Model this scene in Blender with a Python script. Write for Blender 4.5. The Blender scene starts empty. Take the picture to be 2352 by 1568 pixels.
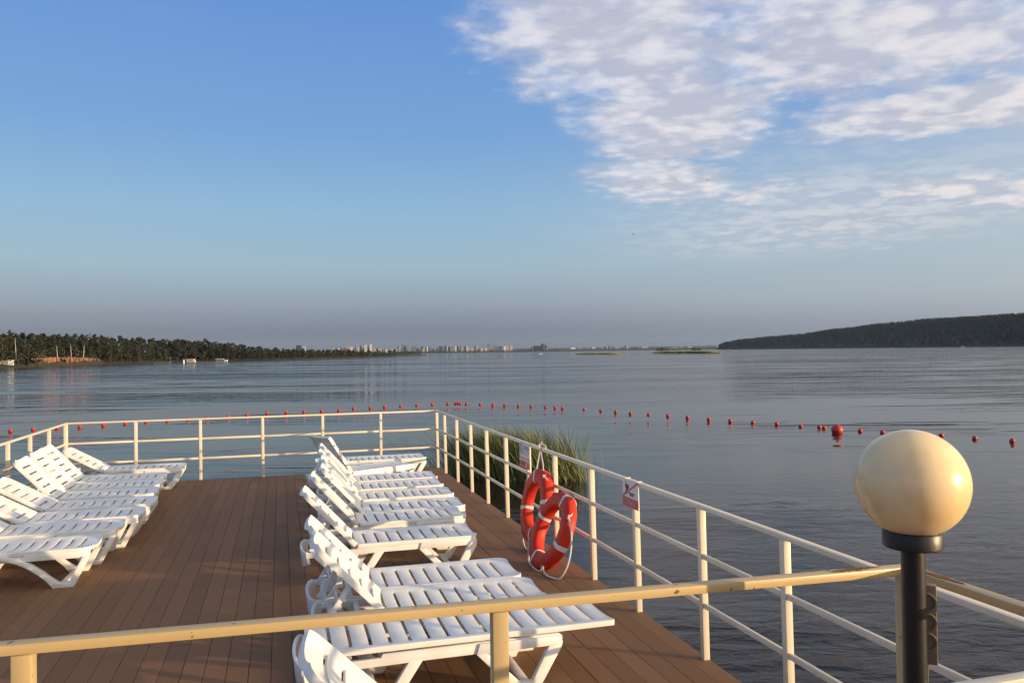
import bpy, bmesh, math, random
from mathutils import Vector, Matrix
from math import sin, cos, pi, radians, sqrt, exp, atan2, hypot

random.seed(7)
SC = bpy.context.scene
COL = SC.collection

# ------------------------------------------------------------------ camera
F, PITCH, ROLL, YAW, EYE = 1839.17, 0.012685, 0.014161, 0.281153, 2.2085
PW, PH = 2352.0, 1568.0                       # units in which the photo was measured
cf = Vector((sin(YAW) * cos(PITCH), cos(YAW) * cos(PITCH), sin(PITCH)))
r0 = Vector((cos(YAW), -sin(YAW), 0))
u0 = r0.cross(cf)
cr = r0 * cos(ROLL) - u0 * sin(ROLL)
cu = r0 * sin(ROLL) + u0 * cos(ROLL)
CAM = Vector((0, 0, EYE))
cam_data = bpy.data.cameras.new('camera')
cam_data.sensor_width = 36.0
cam_data.lens = 36.0 * F / PW
cam_data.clip_start = 0.05
cam_data.clip_end = 40000
cam = bpy.data.objects.new('camera', cam_data)
COL.objects.link(cam)
M = Matrix((cr, cu, -cf)).transposed().to_4x4()
M.translation = CAM
cam.matrix_world = M
SC.camera = cam


def ray(px, py):
    return cf + cr * ((px - PW / 2) / F) - cu * ((py - PH / 2) / F)


def at_z(px, py, z):
    d = ray(px, py)
    return CAM + d * ((z - EYE) / d.z)


def at_d(px, dist, z=None, py=None):
    """point at forward distance dist on the column px; z overrides the height"""
    d = ray(px, py if py is not None else 800)
    p = CAM + d * dist
    if z is not None:
        p.z = z
    return p


WATER = -1.4


# ------------------------------------------------------------------ helpers
class MB:
    def __init__(self):
        self.v, self.f, self.m = [], [], []

    def add(self, vs, fs, mi=0):
        n = len(self.v)
        self.v += [tuple(v) for v in vs]
        for f in fs:
            self.f.append(tuple(i + n for i in f))
            self.m.append(mi)
        return self

    def box(self, x0, x1, y0, y1, z0, z1, mi=0):
        return self.add([(x0, y0, z0), (x1, y0, z0), (x1, y1, z0), (x0, y1, z0),
                         (x0, y0, z1), (x1, y0, z1), (x1, y1, z1), (x0, y1, z1)],
                        [(0, 3, 2, 1), (4, 5, 6, 7), (0, 1, 5, 4), (1, 2, 6, 5), (2, 3, 7, 6), (3, 0, 4, 7)], mi)

    def bar(self, a, b, w, h, up=(0, 0, 1), mi=0):
        """box-section bar from a to b, w across, h along up"""
        a, b = Vector(a), Vector(b)
        d = (b - a).normalized()
        s = d.cross(Vector(up)).normalized()
        u = s.cross(d).normalized()
        vs = []
        for p in (a, b):
            for i, j in ((-1, -1), (1, -1), (1, 1), (-1, 1)):
                vs.append(p + s * (w / 2 * i) + u * (h / 2 * j))
        return self.add(vs, [(0, 1, 2, 3), (7, 6, 5, 4), (0, 4, 5, 1), (1, 5, 6, 2), (2, 6, 7, 3), (3, 7, 4, 0)], mi)

    def tube(self, pts, r, n=8, closed=False, mi=0, cap=True):
        pts = [Vector(p) for p in pts]
        k = len(pts)
        rs = r if isinstance(r, (list, tuple)) else [r] * k
        rings = []
        ref = Vector((0, 0, 1))
        prev = None
        for i, p in enumerate(pts):
            a = pts[(i - 1) % k] if (closed or i > 0) else p
            b = pts[(i + 1) % k] if (closed or i < k - 1) else p
            d = (b - a).normalized()
            if prev is None:
                s = d.cross(ref)
                if s.length < 1e-3:
                    s = d.cross(Vector((1, 0, 0)))
                s.normalize()
            else:
                s = prev - d * prev.dot(d)
                s.normalize()
            prev = s
            u = d.cross(s)
            rings.append([p + s * (rs[i] * cos(2 * pi * q / n)) + u * (rs[i] * sin(2 * pi * q / n)) for q in range(n)])
        vs = [v for ring in rings for v in ring]
        fs = []
        for i in range(k if closed else k - 1):
            for q in range(n):
                a, b = i * n + q, i * n + (q + 1) % n
                c, d = ((i + 1) % k) * n + (q + 1) % n, ((i + 1) % k) * n + q
                fs.append((a, b, c, d))
        if cap and not closed:
            fs.append(tuple(reversed(range(n))))
            fs.append(tuple(range((k - 1) * n, k * n)))
        return self.add(vs, fs, mi)

    def lathe(self, prof, c=(0, 0, 0), n=32, mi=0):
        """prof list of (r,z)"""
        vs = []
        for r, z in prof:
            for q in range(n):
                vs.append((c[0] + r * cos(2 * pi * q / n), c[1] + r * sin(2 * pi * q / n), c[2] + z))
        fs = []
        for i in range(len(prof) - 1):
            for q in range(n):
                fs.append((i * n + q, i * n + (q + 1) % n, (i + 1) * n + (q + 1) % n, (i + 1) * n + q))
        return self.add(vs, fs, mi)

    def prism(self, poly, y0, y1, mi=0):
        """polygon in (x,z) extruded along y"""
        n = len(poly)
        vs = [(x, y0, z) for x, z in poly] + [(x, y1, z) for x, z in poly]
        fs = [tuple(range(n)), tuple(reversed(range(n, 2 * n)))]
        for i in range(n):
            j = (i + 1) % n
            fs.append((i, i + n, j + n, j))
        return self.add(vs, fs, mi)

    def build(self, name, mats, parent=None, smooth=False, bevel=0, solid=0, recalc=True, seg=2):
        me = bpy.data.meshes.new(name)
        me.from_pydata(self.v, [], self.f)
        if not isinstance(mats, (list, tuple)):
            mats = [mats]
        for m in mats:
            me.materials.append(m)
        if len(mats) > 1:
            me.polygons.foreach_set('material_index', self.m)
        if recalc:
            bm = bmesh.new()
            bm.from_mesh(me)
            bmesh.ops.recalc_face_normals(bm, faces=bm.faces)
            bm.to_mesh(me)
            bm.free()
        o = bpy.data.objects.new(name, me)
        COL.objects.link(o)
        if solid or bevel:
            if solid:
                s = o.modifiers.new('s', 'SOLIDIFY')
                s.thickness = solid
                s.offset = -1
            if bevel:
                b = o.modifiers.new('b', 'BEVEL')
                b.width = bevel
                b.segments = seg
                b.limit_method = 'ANGLE'
                b.angle_limit = radians(40)
            bpy.context.view_layer.update()
            dg = bpy.context.evaluated_depsgraph_get()
            me2 = bpy.data.meshes.new_from_object(o.evaluated_get(dg))
            o.modifiers.clear()
            o.data = me2
            me2.name = name
            me = me2
        if smooth or bevel:
            me.polygons.foreach_set('use_smooth', [True] * len(me.polygons))
            try:
                me.set_sharp_from_angle(angle=radians(38))
            except Exception:
                pass
        if parent:
            o.parent = parent
        return o


def tag(o, label=None, cat=None, group=None, kind=None):
    if label:
        o['label'] = label
    if cat:
        o['category'] = cat
    if group:
        o['group'] = group
    if kind:
        o['kind'] = kind
    return o


def empty(name, loc, rz=0.0):
    o = bpy.data.objects.new(name, None)
    o.empty_display_size = 0.2
    COL.objects.link(o)
    o.location = loc
    o.rotation_euler = (0, 0, rz)
    return o


def copy_tree(o, parent=None):
    c = o.copy()
    COL.objects.link(c)
    c.parent = parent
    for ch in list(o.children):
        copy_tree(ch, c)
    return c


# ------------------------------------------------------------------ materials
def mat(name, col, rough=0.5, var=0.0, vscale=4.0, bump=0.0, bscale=40.0, spec=0.5, metal=0.0, sss=0.0, tint=None):
    m = bpy.data.materials.new(name)
    m.use_nodes = True
    nt = m.node_tree
    b = nt.nodes['Principled BSDF']
    b.inputs['Base Color'].default_value = (*col, 1)
    b.inputs['Roughness'].default_value = rough
    b.inputs['Specular IOR Level'].default_value = spec
    b.inputs['Metallic'].default_value = metal
    if sss:
        b.inputs['Subsurface Weight'].default_value = sss
        b.inputs['Subsurface Radius'].default_value = (0.1, 0.07, 0.04)
    tc = nt.nodes.new('ShaderNodeTexCoord')
    if var:
        n = nt.nodes.new('ShaderNodeTexNoise')
        n.inputs['Scale'].default_value = vscale
        n.inputs['Detail'].default_value = 6
        nt.links.new(tc.outputs['Object'], n.inputs['Vector'])
        mx = nt.nodes.new('ShaderNodeMix')
        mx.data_type = 'RGBA'
        c2 = tint or tuple(c * (1 - var) for c in col)
        mx.inputs['A'].default_value = (*col, 1)
        mx.inputs['B'].default_value = (*c2, 1)
        rp = nt.nodes.new('ShaderNodeMapRange')
        rp.inputs['From Min'].default_value = 0.35
        rp.inputs['From Max'].default_value = 0.7
        nt.links.new(n.outputs['Fac'], rp.inputs['Value'])
        nt.links.new(rp.outputs['Result'], mx.inputs['Factor'])
        nt.links.new(mx.outputs['Result'], b.inputs['Base Color'])
    if bump:
        n2 = nt.nodes.new('ShaderNodeTexNoise')
        n2.inputs['Scale'].default_value = bscale
        n2.inputs['Detail'].default_value = 4
        nt.links.new(tc.outputs['Object'], n2.inputs['Vector'])
        bp = nt.nodes.new('ShaderNodeBump')
        bp.inputs['Strength'].default_value = 0.5
        bp.inputs['Distance'].default_value = bump
        nt.links.new(n2.outputs['Fac'], bp.inputs['Height'])
        nt.links.new(bp.outputs['Normal'], b.inputs['Normal'])
    return m


def worn_paint(name, col, chip, amount=0.66, rust=None):
    """paint with small chips and faint dirt"""
    m = mat(name, col, 0.38, 0.10, 3.0, 0.0006, 60)
    nt = m.node_tree
    b = nt.nodes['Principled BSDF']
    src = b.inputs['Base Color'].links[0].from_socket
    tc = nt.nodes.new('ShaderNodeTexCoord')
    n = nt.nodes.new('ShaderNodeTexNoise')
    n.inputs['Scale'].default_value = 38
    n.inputs['Detail'].default_value = 3
    nt.links.new(tc.outputs['Object'], n.inputs['Vector'])
    r = nt.nodes.new('ShaderNodeMapRange')
    r.inputs['From Min'].default_value = amount
    r.inputs['From Max'].default_value = amount + 0.03
    nt.links.new(n.outputs['Fac'], r.inputs['Value'])
    mx = nt.nodes.new('ShaderNodeMix')
    mx.data_type = 'RGBA'
    nt.links.new(r.outputs['Result'], mx.inputs['Factor'])
    nt.links.new(src, mx.inputs['A'])
    mx.inputs['B'].default_value = (*chip, 1)
    nt.links.new(mx.outputs['Result'], b.inputs['Base Color'])
    return m


WHITE = mat('white_plastic', (0.84, 0.83, 0.81), 0.34, 0.12, 5.0, 0.0004, 120, tint=(0.75, 0.73, 0.68))
CREAM = worn_paint('cream_paint', (0.74, 0.65, 0.50), (0.30, 0.24, 0.17), 0.74)
YELLOW = worn_paint('aged_cream_paint', (0.52, 0.38, 0.18), (0.12, 0.08, 0.05), 0.69)
RUST = mat('rust', (0.26, 0.11, 0.04), 0.8, 0.5, 30, 0.001, 90)
ORANGE = mat('orange_plastic', (0.60, 0.036, 0.014), 0.5, 0.18, 5, 0.0008, 50, spec=0.25)
BAND = mat('white_band', (0.72, 0.70, 0.68), 0.5, 0.1, 20)
ROPE = mat('rope', (0.72, 0.68, 0.60), 0.8, 0.15, 60, 0.002, 150)
BLACKMET = mat('black_paint', (0.012, 0.010, 0.008), 0.42, 0.3, 8, 0.0006, 90)
BROWNPL = mat('brown_plastic', (0.20, 0.14, 0.085), 0.5, 0.2, 20)
SIGNW = mat('sign_white', (0.62, 0.60, 0.60), 0.4)
SIGNR = mat('sign_red', (0.50, 0.03, 0.04), 0.4, 0.15, 15)
SIGNK = mat('sign_black', (0.02, 0.02, 0.025), 0.5)
SIGNG = mat('sign_grey', (0.22, 0.22, 0.30), 0.5)
SIGNP = mat('sign_pale', (0.62, 0.38, 0.38), 0.5)
BUOY = mat('buoy_red', (0.50, 0.035, 0.025), 0.45, 0.2, 6)
BUOYD = mat('buoy_dark', (0.06, 0.01, 0.012), 0.6)
CLAY = mat('red_clay', (0.30, 0.135, 0.075), 0.9, 0.6, 0.25, 0.3, 0.6, tint=(0.16, 0.07, 0.035))
SOIL = mat('shore_soil', (0.030, 0.028, 0.017), 0.95, 0.5, 0.1, tint=(0.02, 0.024, 0.012))
BARK = mat('dark_bark', (0.07, 0.05, 0.035), 0.9, 0.4, 2)
BIRCH = mat('birch_bark', (0.55, 0.50, 0.42), 0.8, 0.5, 1.5)
CONC = mat('concrete', (0.32, 0.31, 0.29), 0.9, 0.2, 2)
WOODG = mat('grey_wood', (0.25, 0.22, 0.19), 0.9, 0.3, 3)
BOATW = mat('boat_white', (0.7, 0.7, 0.68), 0.4)
DARK = mat('dark_opening', (0.04, 0.035, 0.03), 0.7)


def foliage(name, c1, c2, trans=0.25):
    m = bpy.data.materials.new(name)
    m.use_nodes = True
    nt = m.node_tree
    b = nt.nodes['Principled BSDF']
    b.inputs['Roughness'].default_value = 0.65
    b.inputs['Specular IOR Level'].default_value = 0.25
    g = nt.nodes.new('ShaderNodeNewGeometry')
    oi = nt.nodes.new('ShaderNodeObjectInfo')
    ad = nt.nodes.new('ShaderNodeMath')
    ad.operation = 'ADD'
    nt.links.new(g.outputs['Random Per Island'], ad.inputs[0])
    nt.links.new(oi.outputs['Random'], ad.inputs[1])
    ml = nt.nodes.new('ShaderNodeMath')
    ml.operation = 'MULTIPLY'
    ml.inputs[1].default_value = 0.5
    nt.links.new(ad.outputs[0], ml.inputs[0])
    mx = nt.nodes.new('ShaderNodeMix')
    mx.data_type = 'RGBA'
    mx.inputs['A'].default_value = (*c1, 1)
    mx.inputs['B'].default_value = (*c2, 1)
    nt.links.new(ml.outputs[0], mx.inputs['Factor'])
    nt.links.new(mx.outputs['Result'], b.inputs['Base Color'])
    return m


LEAF = foliage('forest_leaf', (0.020, 0.025, 0.013), (0.037, 0.041, 0.020))
LEAFL = foliage('light_leaf', (0.045, 0.055, 0.022), (0.09, 0.09, 0.036))
WOODS = foliage('far_woods_leaf', (0.010, 0.017, 0.014), (0.021, 0.028, 0.020))
REED = foliage('reed_leaf', (0.07, 0.10, 0.025), (0.34, 0.33, 0.14))


# ------------------------------------------------------------------ world sky with clouds
SUN_AZ = radians(123)      # clockwise from +Y
SUN_EL = radians(6.5)
wd = bpy.data.worlds.new('World')
SC.world = wd
wd.use_nodes = True
nt = wd.node_tree
N, LK = nt.nodes, nt.links
bg = N['Background']
bg.inputs['Strength'].default_value = 0.122
sky = N.new('ShaderNodeTexSky')
sky.sky_type = 'NISHITA'
sky.sun_disc = False
sky.sun_elevation = SUN_EL
sky.sun_rotation = SUN_AZ
sky.altitude = 200
sky.air_density = 1.0
sky.dust_density = 1.2
sky.ozone_density = 1.6


def math_node(op, a, b=None, clamp=False):
    n = N.new('ShaderNodeMath')
    n.operation = op
    n.use_clamp = clamp
    for i, s in enumerate((a, b)):
        if s is None:
            continue
        if hasattr(s, 'is_linked'):
            LK.new(s, n.inputs[i])
        else:
            n.inputs[i].default_value = s
    return n.outputs[0]


def mix_node(f, a, b, mode='MIX'):
    n = N.new('ShaderNodeMix')
    n.data_type = 'RGBA'
    n.blend_type = mode
    for k, s in (('Factor', f), ('A', a), ('B', b)):
        if hasattr(s, 'is_linked'):
            LK.new(s, n.inputs[k])
        else:
            n.inputs[k].default_value = s if k == 'Factor' else (*s, 1)
    return n.outputs['Result']


def smooth(v, a, b):
    n = N.new('ShaderNodeMapRange')
    n.interpolation_type = 'SMOOTHSTEP'
    n.inputs['From Min'].default_value = a
    n.inputs['From Max'].default_value = b
    LK.new(v, n.inputs['Value'])
    return n.outputs['Result']


tc = N.new('ShaderNodeTexCoord')
rot = N.new('ShaderNodeVectorRotate')
rot.rotation_type = 'Z_AXIS'
rot.inputs['Angle'].default_value = YAW
LK.new(tc.outputs['Generated'], rot.inputs['Vector'])
sp = N.new('ShaderNodeSeparateXYZ')
LK.new(rot.outputs['Vector'], sp.inputs[0])
zc = math_node('MAXIMUM', sp.outputs['Z'], 0.03)
U = math_node('DIVIDE', sp.outputs['X'], zc)
V = math_node('DIVIDE', sp.outputs['Y'], zc)
zs = math_node('ADD', zc, 0.10)
Us = math_node('MULTIPLY', math_node('DIVIDE', sp.outputs['X'], zs), 1.3)
Vs = math_node('MULTIPLY', math_node('DIVIDE', sp.outputs['Y'], zs), 1.3)
cs_ = N.new('ShaderNodeCombineXYZ')
LK.new(Us, cs_.inputs['X'])
LK.new(Vs, cs_.inputs['Y'])
Q0 = cs_.outputs[0]
cb = N.new('ShaderNodeCombineXYZ')
LK.new(U, cb.inputs['X'])
LK.new(V, cb.inputs['Y'])
P0 = cb.outputs[0]


def noise(vec, scale, detail=6, rough=0.55, dist=0.0, stretch=None, rotz=0, loc=(0, 0, 0)):
    if stretch or rotz or loc != (0, 0, 0):
        mp = N.new('ShaderNodeMapping')
        mp.inputs['Rotation'].default_value = (0, 0, rotz)
        mp.inputs['Scale'].default_value = stretch or (1, 1, 1)
        mp.inputs['Location'].default_value = loc
        LK.new(vec, mp.inputs['Vector'])
        vec = mp.outputs[0]
    n = N.new('ShaderNodeTexNoise')
    n.inputs['Scale'].default_value = scale
    n.inputs['Detail'].default_value = detail
    n.inputs['Roughness'].default_value = rough
    n.inputs['Distortion'].default_value = dist
    LK.new(vec, n.inputs['Vector'])
    return n.outputs['Fac']


def blob(cx, cy, rx, ry, rz=0.0, w=1.0):
    mp = N.new('ShaderNodeMapping')
    mp.vector_type = 'TEXTURE'
    mp.inputs['Location'].default_value = (cx, cy, 0)
    mp.inputs['Rotation'].default_value = (0, 0, rz)
    mp.inputs['Scale'].default_value = (rx, ry, 1)
    LK.new(P0, mp.inputs['Vector'])
    g = N.new('ShaderNodeTexGradient')
    g.gradient_type = 'SPHERICAL'
    LK.new(mp.outputs[0], g.inputs['Vector'])
    return math_node('MULTIPLY', g.outputs['Fac'], w)


#SKY_CLOUDS
shape = None
for a in [(0.36, 2.55, 0.60, 0.85, 0.0, 1.5), (0.74, 3.5, 0.60, 1.1, -0.25, 1.6), (0.98, 4.85, 0.60, 1.0, -0.4, 1.45),
          (1.25, 2.6, 1.1, 0.85, 0.0, 1.35), (1.95, 3.35, 0.95, 0.55, -0.55, 1.7), (2.4, 2.9, 0.9, 0.6, -0.3, 1.6), (1.62, 5.2, 0.5, 0.8, 0.0, 0.8),
          (2.85, 5.15, 0.75, 0.7, -0.2, 1.35), (3.6, 5.5, 0.8, 0.65, 0.0, 1.35), (3.8, 8.1, 0.6, 0.35, 0.0, 0.8)]:
    b_ = blob(*a)
    shape = b_ if shape is None else math_node('MAXIMUM', shape, b_)
big = noise(Q0, 1.5, 6, 0.6, 0.2)
mid = noise(Q0, 6.0, 6, 0.6, 0.3, (1.0, 1.25, 1), 0.5)
wob = N.new('ShaderNodeTexNoise')
wob.inputs['Scale'].default_value = 9
wob.inputs['Detail'].default_value = 4
LK.new(Q0, wob.inputs['Vector'])
wmix = N.new('ShaderNodeVectorMath')
wmix.operation = 'MULTIPLY_ADD'
LK.new(wob.outputs['Color'], wmix.inputs[0])
wmix.inputs[1].default_value = (0.10, 0.10, 0)
LK.new(Q0, wmix.inputs[2])
vor = N.new('ShaderNodeTexVoronoi')
vor.feature = 'SMOOTH_F1'
vor.inputs['Scale'].default_value = 11.0
vor.inputs['Smoothness'].default_value = 0.55
LK.new(wmix.outputs[0], vor.inputs['Vector'])
puff = math_node('SUBTRACT', 0.42, vor.outputs['Distance'])
fine = noise(Q0, 26, 6, 0.65, 0.3)
t = math_node('ADD', math_node('MULTIPLY', math_node('SUBTRACT', big, 0.5), 1.5), math_node('MULTIPLY', math_node('SUBTRACT', mid, 0.5), 1.1))
t = math_node('ADD', t, math_node('MULTIPLY', puff, math_node('ADD', 0.25, math_node('MULTIPLY', smooth(U, 2.4, 0.4), 0.45))))
t = math_node('ADD', t, math_node('MULTIPLY', math_node('SUBTRACT', fine, 0.5), 0.75))
dens = math_node('ADD', math_node('MULTIPLY', shape, 1.05), t)
edge = smooth(shape, 0.0, 0.22)
puffs = math_node('MULTIPLY', smooth(dens, 0.05, 1.15), 0.92)
veil = math_node('MULTIPLY', smooth(math_node('ADD', shape, math_node('ADD', math_node('MULTIPLY', math_node('SUBTRACT', big, 0.5), 1.6), math_node('MULTIPLY', math_node('SUBTRACT', mid, 0.5), 0.7))), 0.05, 1.0), 0.62)
cover = math_node('SUBTRACT', 1.0, math_node('MULTIPLY', math_node('SUBTRACT', 1.0, puffs), math_node('SUBTRACT', 1.0, veil)))
cover = math_node('MULTIPLY', cover, edge)
cover = math_node('MULTIPLY', cover, smooth(sp.outputs['Z'], 0.07, 0.16))
cover = math_node('MULTIPLY', cover, 0.94)
thin = blob(2.5, 6.2, 2.4, 3.6, 0.0, 1.0)
thin = math_node('MULTIPLY', smooth(math_node('ADD', thin, math_node('MULTIPLY', math_node('SUBTRACT', big, 0.5), 0.5)), 0.0, 0.9), 0.50)
cover = math_node('MAXIMUM', cover, thin)
shade = smooth(math_node('ADD', noise(Q0, 3.6, 5, 0.6, 0.3, (1.0, 1.3, 1), 0.5, (0.06, 0.03, 0)), math_node('MULTIPLY', puff, 0.25)), 0.38, 0.66)
lit = math_node('MULTIPLY', shade, smooth(U, -0.5, 3.0))
ccol = mix_node(shade, (3.6, 3.7, 4.3), (5.3, 5.2, 5.55))
ccol = mix_node(math_node('MULTIPLY', lit, 0.8), ccol, (5.9, 5.4, 5.2))
# clear-sky colour by height above the horizon, blended with the physical sky
def lin(c):
    return tuple(((v / 255 + 0.055) / 1.055) ** 2.4 if v > 10 else v / 255 / 12.92 for v in c)


rampn = N.new('ShaderNodeValToRGB')
el = rampn.color_ramp.elements
stops = [(0.0, (98, 106, 126)), (0.03, (116, 126, 148)), (0.06, (146, 158, 176)), (0.105, (160, 187, 204)), (0.165, (148, 188, 219)), (0.26, (121, 168, 222)),
         (0.40, (104, 152, 219)), (0.62, (118, 146, 188)), (1.0, (136, 148, 172))]
el[0].position, el[0].color = stops[0][0], (*lin(stops[0][1]), 1)
el[1].position, el[1].color = stops[-1][0], (*lin(stops[-1][1]), 1)
for p_, c_ in stops[1:-1]:
    e_ = el.new(p_)
    e_.color = (*lin(c_), 1)
LK.new(sp.outputs['Z'], rampn.inputs['Fac'])
K = 1 / 0.15
base = mix_node(1.0, rampn.outputs['Color'], (K, K, K), 'MULTIPLY')
# brighter, warmer sky on the sun's side
sdot = N.new('ShaderNodeVectorMath')
sdot.operation = 'DOT_PRODUCT'
LK.new(tc.outputs['Generated'], sdot.inputs[0])
sdot.inputs[1].default_value = (sin(SUN_AZ), cos(SUN_AZ), 0.25)
glow = smooth(sdot.outputs['Value'], 0.15, 1.05)
base = mix_node(glow, base, (1.6 * K, 1.42 * K, 1.15 * K))
azr = math_node('DIVIDE', sp.outputs['X'], math_node('MAXIMUM', sp.outputs['Y'], 0.2))
pale = math_node('MULTIPLY', smooth(azr, -0.15, 0.55), math_node('MULTIPLY', smooth(sp.outputs['Z'], -0.03, 0.075), smooth(sp.outputs['Z'], 0.34, 0.12)))
base = mix_node(math_node('MULTIPLY', pale, 0.62), base, tuple(v * K for v in lin((186, 197, 208))))
skyc = mix_node(0.12, base, sky.outputs['Color'])
final = mix_node(cover, skyc, ccol)
LK.new(final, bg.inputs['Color'])
#SKY_END

sd = bpy.data.lights.new('sun', 'SUN')
sd.energy = 5.0
sd.angle = radians(0.6)
sd.color = (1.0, 0.72, 0.43)
so = bpy.data.objects.new('sun', sd)
COL.objects.link(so)
sdir = Vector((sin(SUN_AZ) * cos(SUN_EL), cos(SUN_AZ) * cos(SUN_EL), sin(SUN_EL)))
so.rotation_euler = (-sdir).to_track_quat('-Z', 'Y').to_euler()
so.location = sdir * 50

SC.view_settings.view_transform = 'Standard'
SC.view_settings.look = 'None'
SC.view_settings.exposure = 0.3
SC.view_settings.gamma = 1.0

# ------------------------------------------------------------------ water
wm = bpy.data.materials.new('lake_water')
wm.use_nodes = True
nt2 = wm.node_tree
b = nt2.nodes['Principled BSDF']
b.inputs['Base Color'].default_value = (0.020, 0.018, 0.012, 1)
b.inputs['Roughness'].default_value = 0.03
b.inputs['IOR'].default_value = 1.333
b.inputs['Specular IOR Level'].default_value = 0.20
b.inputs['Specular Tint'].default_value = (1.0, 0.95, 0.90, 1)
tcw = nt2.nodes.new('ShaderNodeTexCoord')


wrot = nt2.nodes.new('ShaderNodeVectorRotate')
wrot.rotation_type = 'Z_AXIS'
nt2.links.new(tcw.outputs['Object'], wrot.inputs['Vector'])
wrot.inputs['Angle'].default_value = YAW      # x along the wave crests


def wnoise(scale, detail, stretch=(1, 1, 1), loc_=(0, 0, 0), rough=0.5, dist=0.0):
    mp = nt2.nodes.new('ShaderNodeMapping')
    mp.inputs['Scale'].default_value = stretch
    mp.inputs['Location'].default_value = loc_
    nt2.links.new(wrot.outputs[0], mp.inputs['Vector'])
    n = nt2.nodes.new('ShaderNodeTexNoise')
    n.inputs['Scale'].default_value = scale
    n.inputs['Detail'].default_value = detail
    n.inputs['Roughness'].default_value = rough
    n.inputs['Distortion'].default_value = dist
    nt2.links.new(mp.outputs[0], n.inputs['Vector'])
    return n.outputs['Fac']


def wmath(op, a, b_=None):
    n = nt2.nodes.new('ShaderNodeMath')
    n.operation = op
    for i, s in enumerate((a, b_)):
        if s is None:
            continue
        if hasattr(s, 'is_linked'):
            nt2.links.new(s, n.inputs[i])
        else:
            n.inputs[i].default_value = s
    return n.outputs[0]


def wsm(v, a, b_, lo=0.0, hi=1.0):
    n = nt2.nodes.new('ShaderNodeMapRange')
    n.interpolation_type = 'SMOOTHSTEP'
    n.inputs['From Min'].default_value = a
    n.inputs['From Max'].default_value = b_
    n.inputs['To Min'].default_value = lo
    n.inputs['To Max'].default_value = hi
    nt2.links.new(v, n.inputs['Value'])
    return n.outputs['Result']


# calm water in the lee of the deck, wind ripples farther out in patches
wd_ = nt2.nodes.new('ShaderNodeVectorMath')
wd_.operation = 'DISTANCE'
nt2.links.new(tcw.outputs['Object'], wd_.inputs[0])
wd_.inputs[1].default_value = (9.0, 24.0, WATER)
lee = wsm(wd_.outputs['Value'], 14.0, 75.0, 0.0, 1.0)
pn = wnoise(0.020, 4, (0.4, 1.3, 1), (0.3, 0.1, 0), 0.6)
bands = wsm(wnoise(0.10, 4, (0.12, 1.0, 1), (0.0, 3.1, 0), 0.6, 0.3), 0.40, 0.60, 0.15, 1.0)
patch = wmath('MULTIPLY', wmath('MULTIPLY', lee, wsm(pn, 0.40, 0.60, 0.30, 1.0)), bands)
near = wmath('MULTIPLY', wsm(wnoise(0.11, 3, (0.5, 1.4, 1), (1.7, 0, 0)), 0.44, 0.66, 0.03, 0.26), wsm(wd_.outputs['Value'], 8.0, 60.0, 1.0, 0.35))
amp = wmath('MAXIMUM', wmath('MAXIMUM', patch, near), wsm(wd_.outputs['Value'], 170.0, 500.0, 0.0, 0.25))
wd2 = nt2.nodes.new('ShaderNodeVectorMath')
wd2.operation = 'DISTANCE'
nt2.links.new(tcw.outputs['Object'], wd2.inputs[0])
wd2.inputs[1].default_value = (6.0, 4.0, WATER)
chop = wsm(wd2.outputs['Value'], 6.0, 22.0, 0.75, 0.0)
crest = wmath('MULTIPLY', wnoise(0.95, 3, (0.16, 1.0, 1), (0, 0, 0), 0.55, 0.7), 0.27)
ripn = wnoise(2.6, 4, (0.55, 1.0, 1), (0, 0, 0), 0.55, 0.4)
rip = wmath('MULTIPLY', ripn, 0.026)
swell = wmath('MULTIPLY', wnoise(0.22, 2, (0.2, 1.0, 1), (0, 0, 0), 0.5, 0.4), 0.22)
hgt = wmath('ADD', wmath('MULTIPLY', wmath('ADD', wmath('ADD', rip, crest), swell), amp), wmath('MULTIPLY', wmath('MULTIPLY', ripn, 0.045), chop))
bp = nt2.nodes.new('ShaderNodeBump')
bp.inputs['Strength'].default_value = 1.0
bp.inputs['Distance'].default_value = 1.0
nt2.links.new(hgt, bp.inputs['Height'])
# far ripples: slopes given directly (a height bump flattens out at this distance)
wn = nt2.nodes.new('ShaderNodeTexNoise')
wn.inputs['Scale'].default_value = 0.5
wn.inputs['Detail'].default_value = 3
wmp = nt2.nodes.new('ShaderNodeMapping')
wmp.inputs['Scale'].default_value = (0.2, 1.0, 1)
nt2.links.new(wrot.outputs[0], wmp.inputs['Vector'])
nt2.links.new(wmp.outputs[0], wn.inputs['Vector'])
wsp = nt2.nodes.new('ShaderNodeSeparateColor')
nt2.links.new(wn.outputs['Color'], wsp.inputs[0])
fark = wmath('MULTIPLY', wsm(wd_.outputs['Value'], 30.0, 110.0, 0.0, 1.0), wsm(pn, 0.36, 0.62, 0.55, 1.0))
# the wave faces seen at this low angle are mostly the ones tilted towards the shore
sa = wmath('MULTIPLY', wmath('SUBTRACT', wmath('MULTIPLY', wmath('SUBTRACT', wsp.outputs[0], 0.5), 0.36), 0.040), fark)
sb = wmath('MULTIPLY', wmath('MULTIPLY', wmath('SUBTRACT', wsp.outputs[1], 0.5), 0.22), fark)
wcb = nt2.nodes.new('ShaderNodeCombineXYZ')
nt2.links.new(wmath('ADD', wmath('MULTIPLY', sa, sin(YAW)), wmath('MULTIPLY', sb, cos(YAW))), wcb.inputs['X'])
nt2.links.new(wmath('SUBTRACT', wmath('MULTIPLY', sa, cos(YAW)), wmath('MULTIPLY', sb, sin(YAW))), wcb.inputs['Y'])
wcb.inputs['Z'].default_value = 1.0
wnm = nt2.nodes.new('ShaderNodeVectorMath')
wnm.operation = 'NORMALIZE'
nt2.links.new(wcb.outputs[0], wnm.inputs[0])
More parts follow.
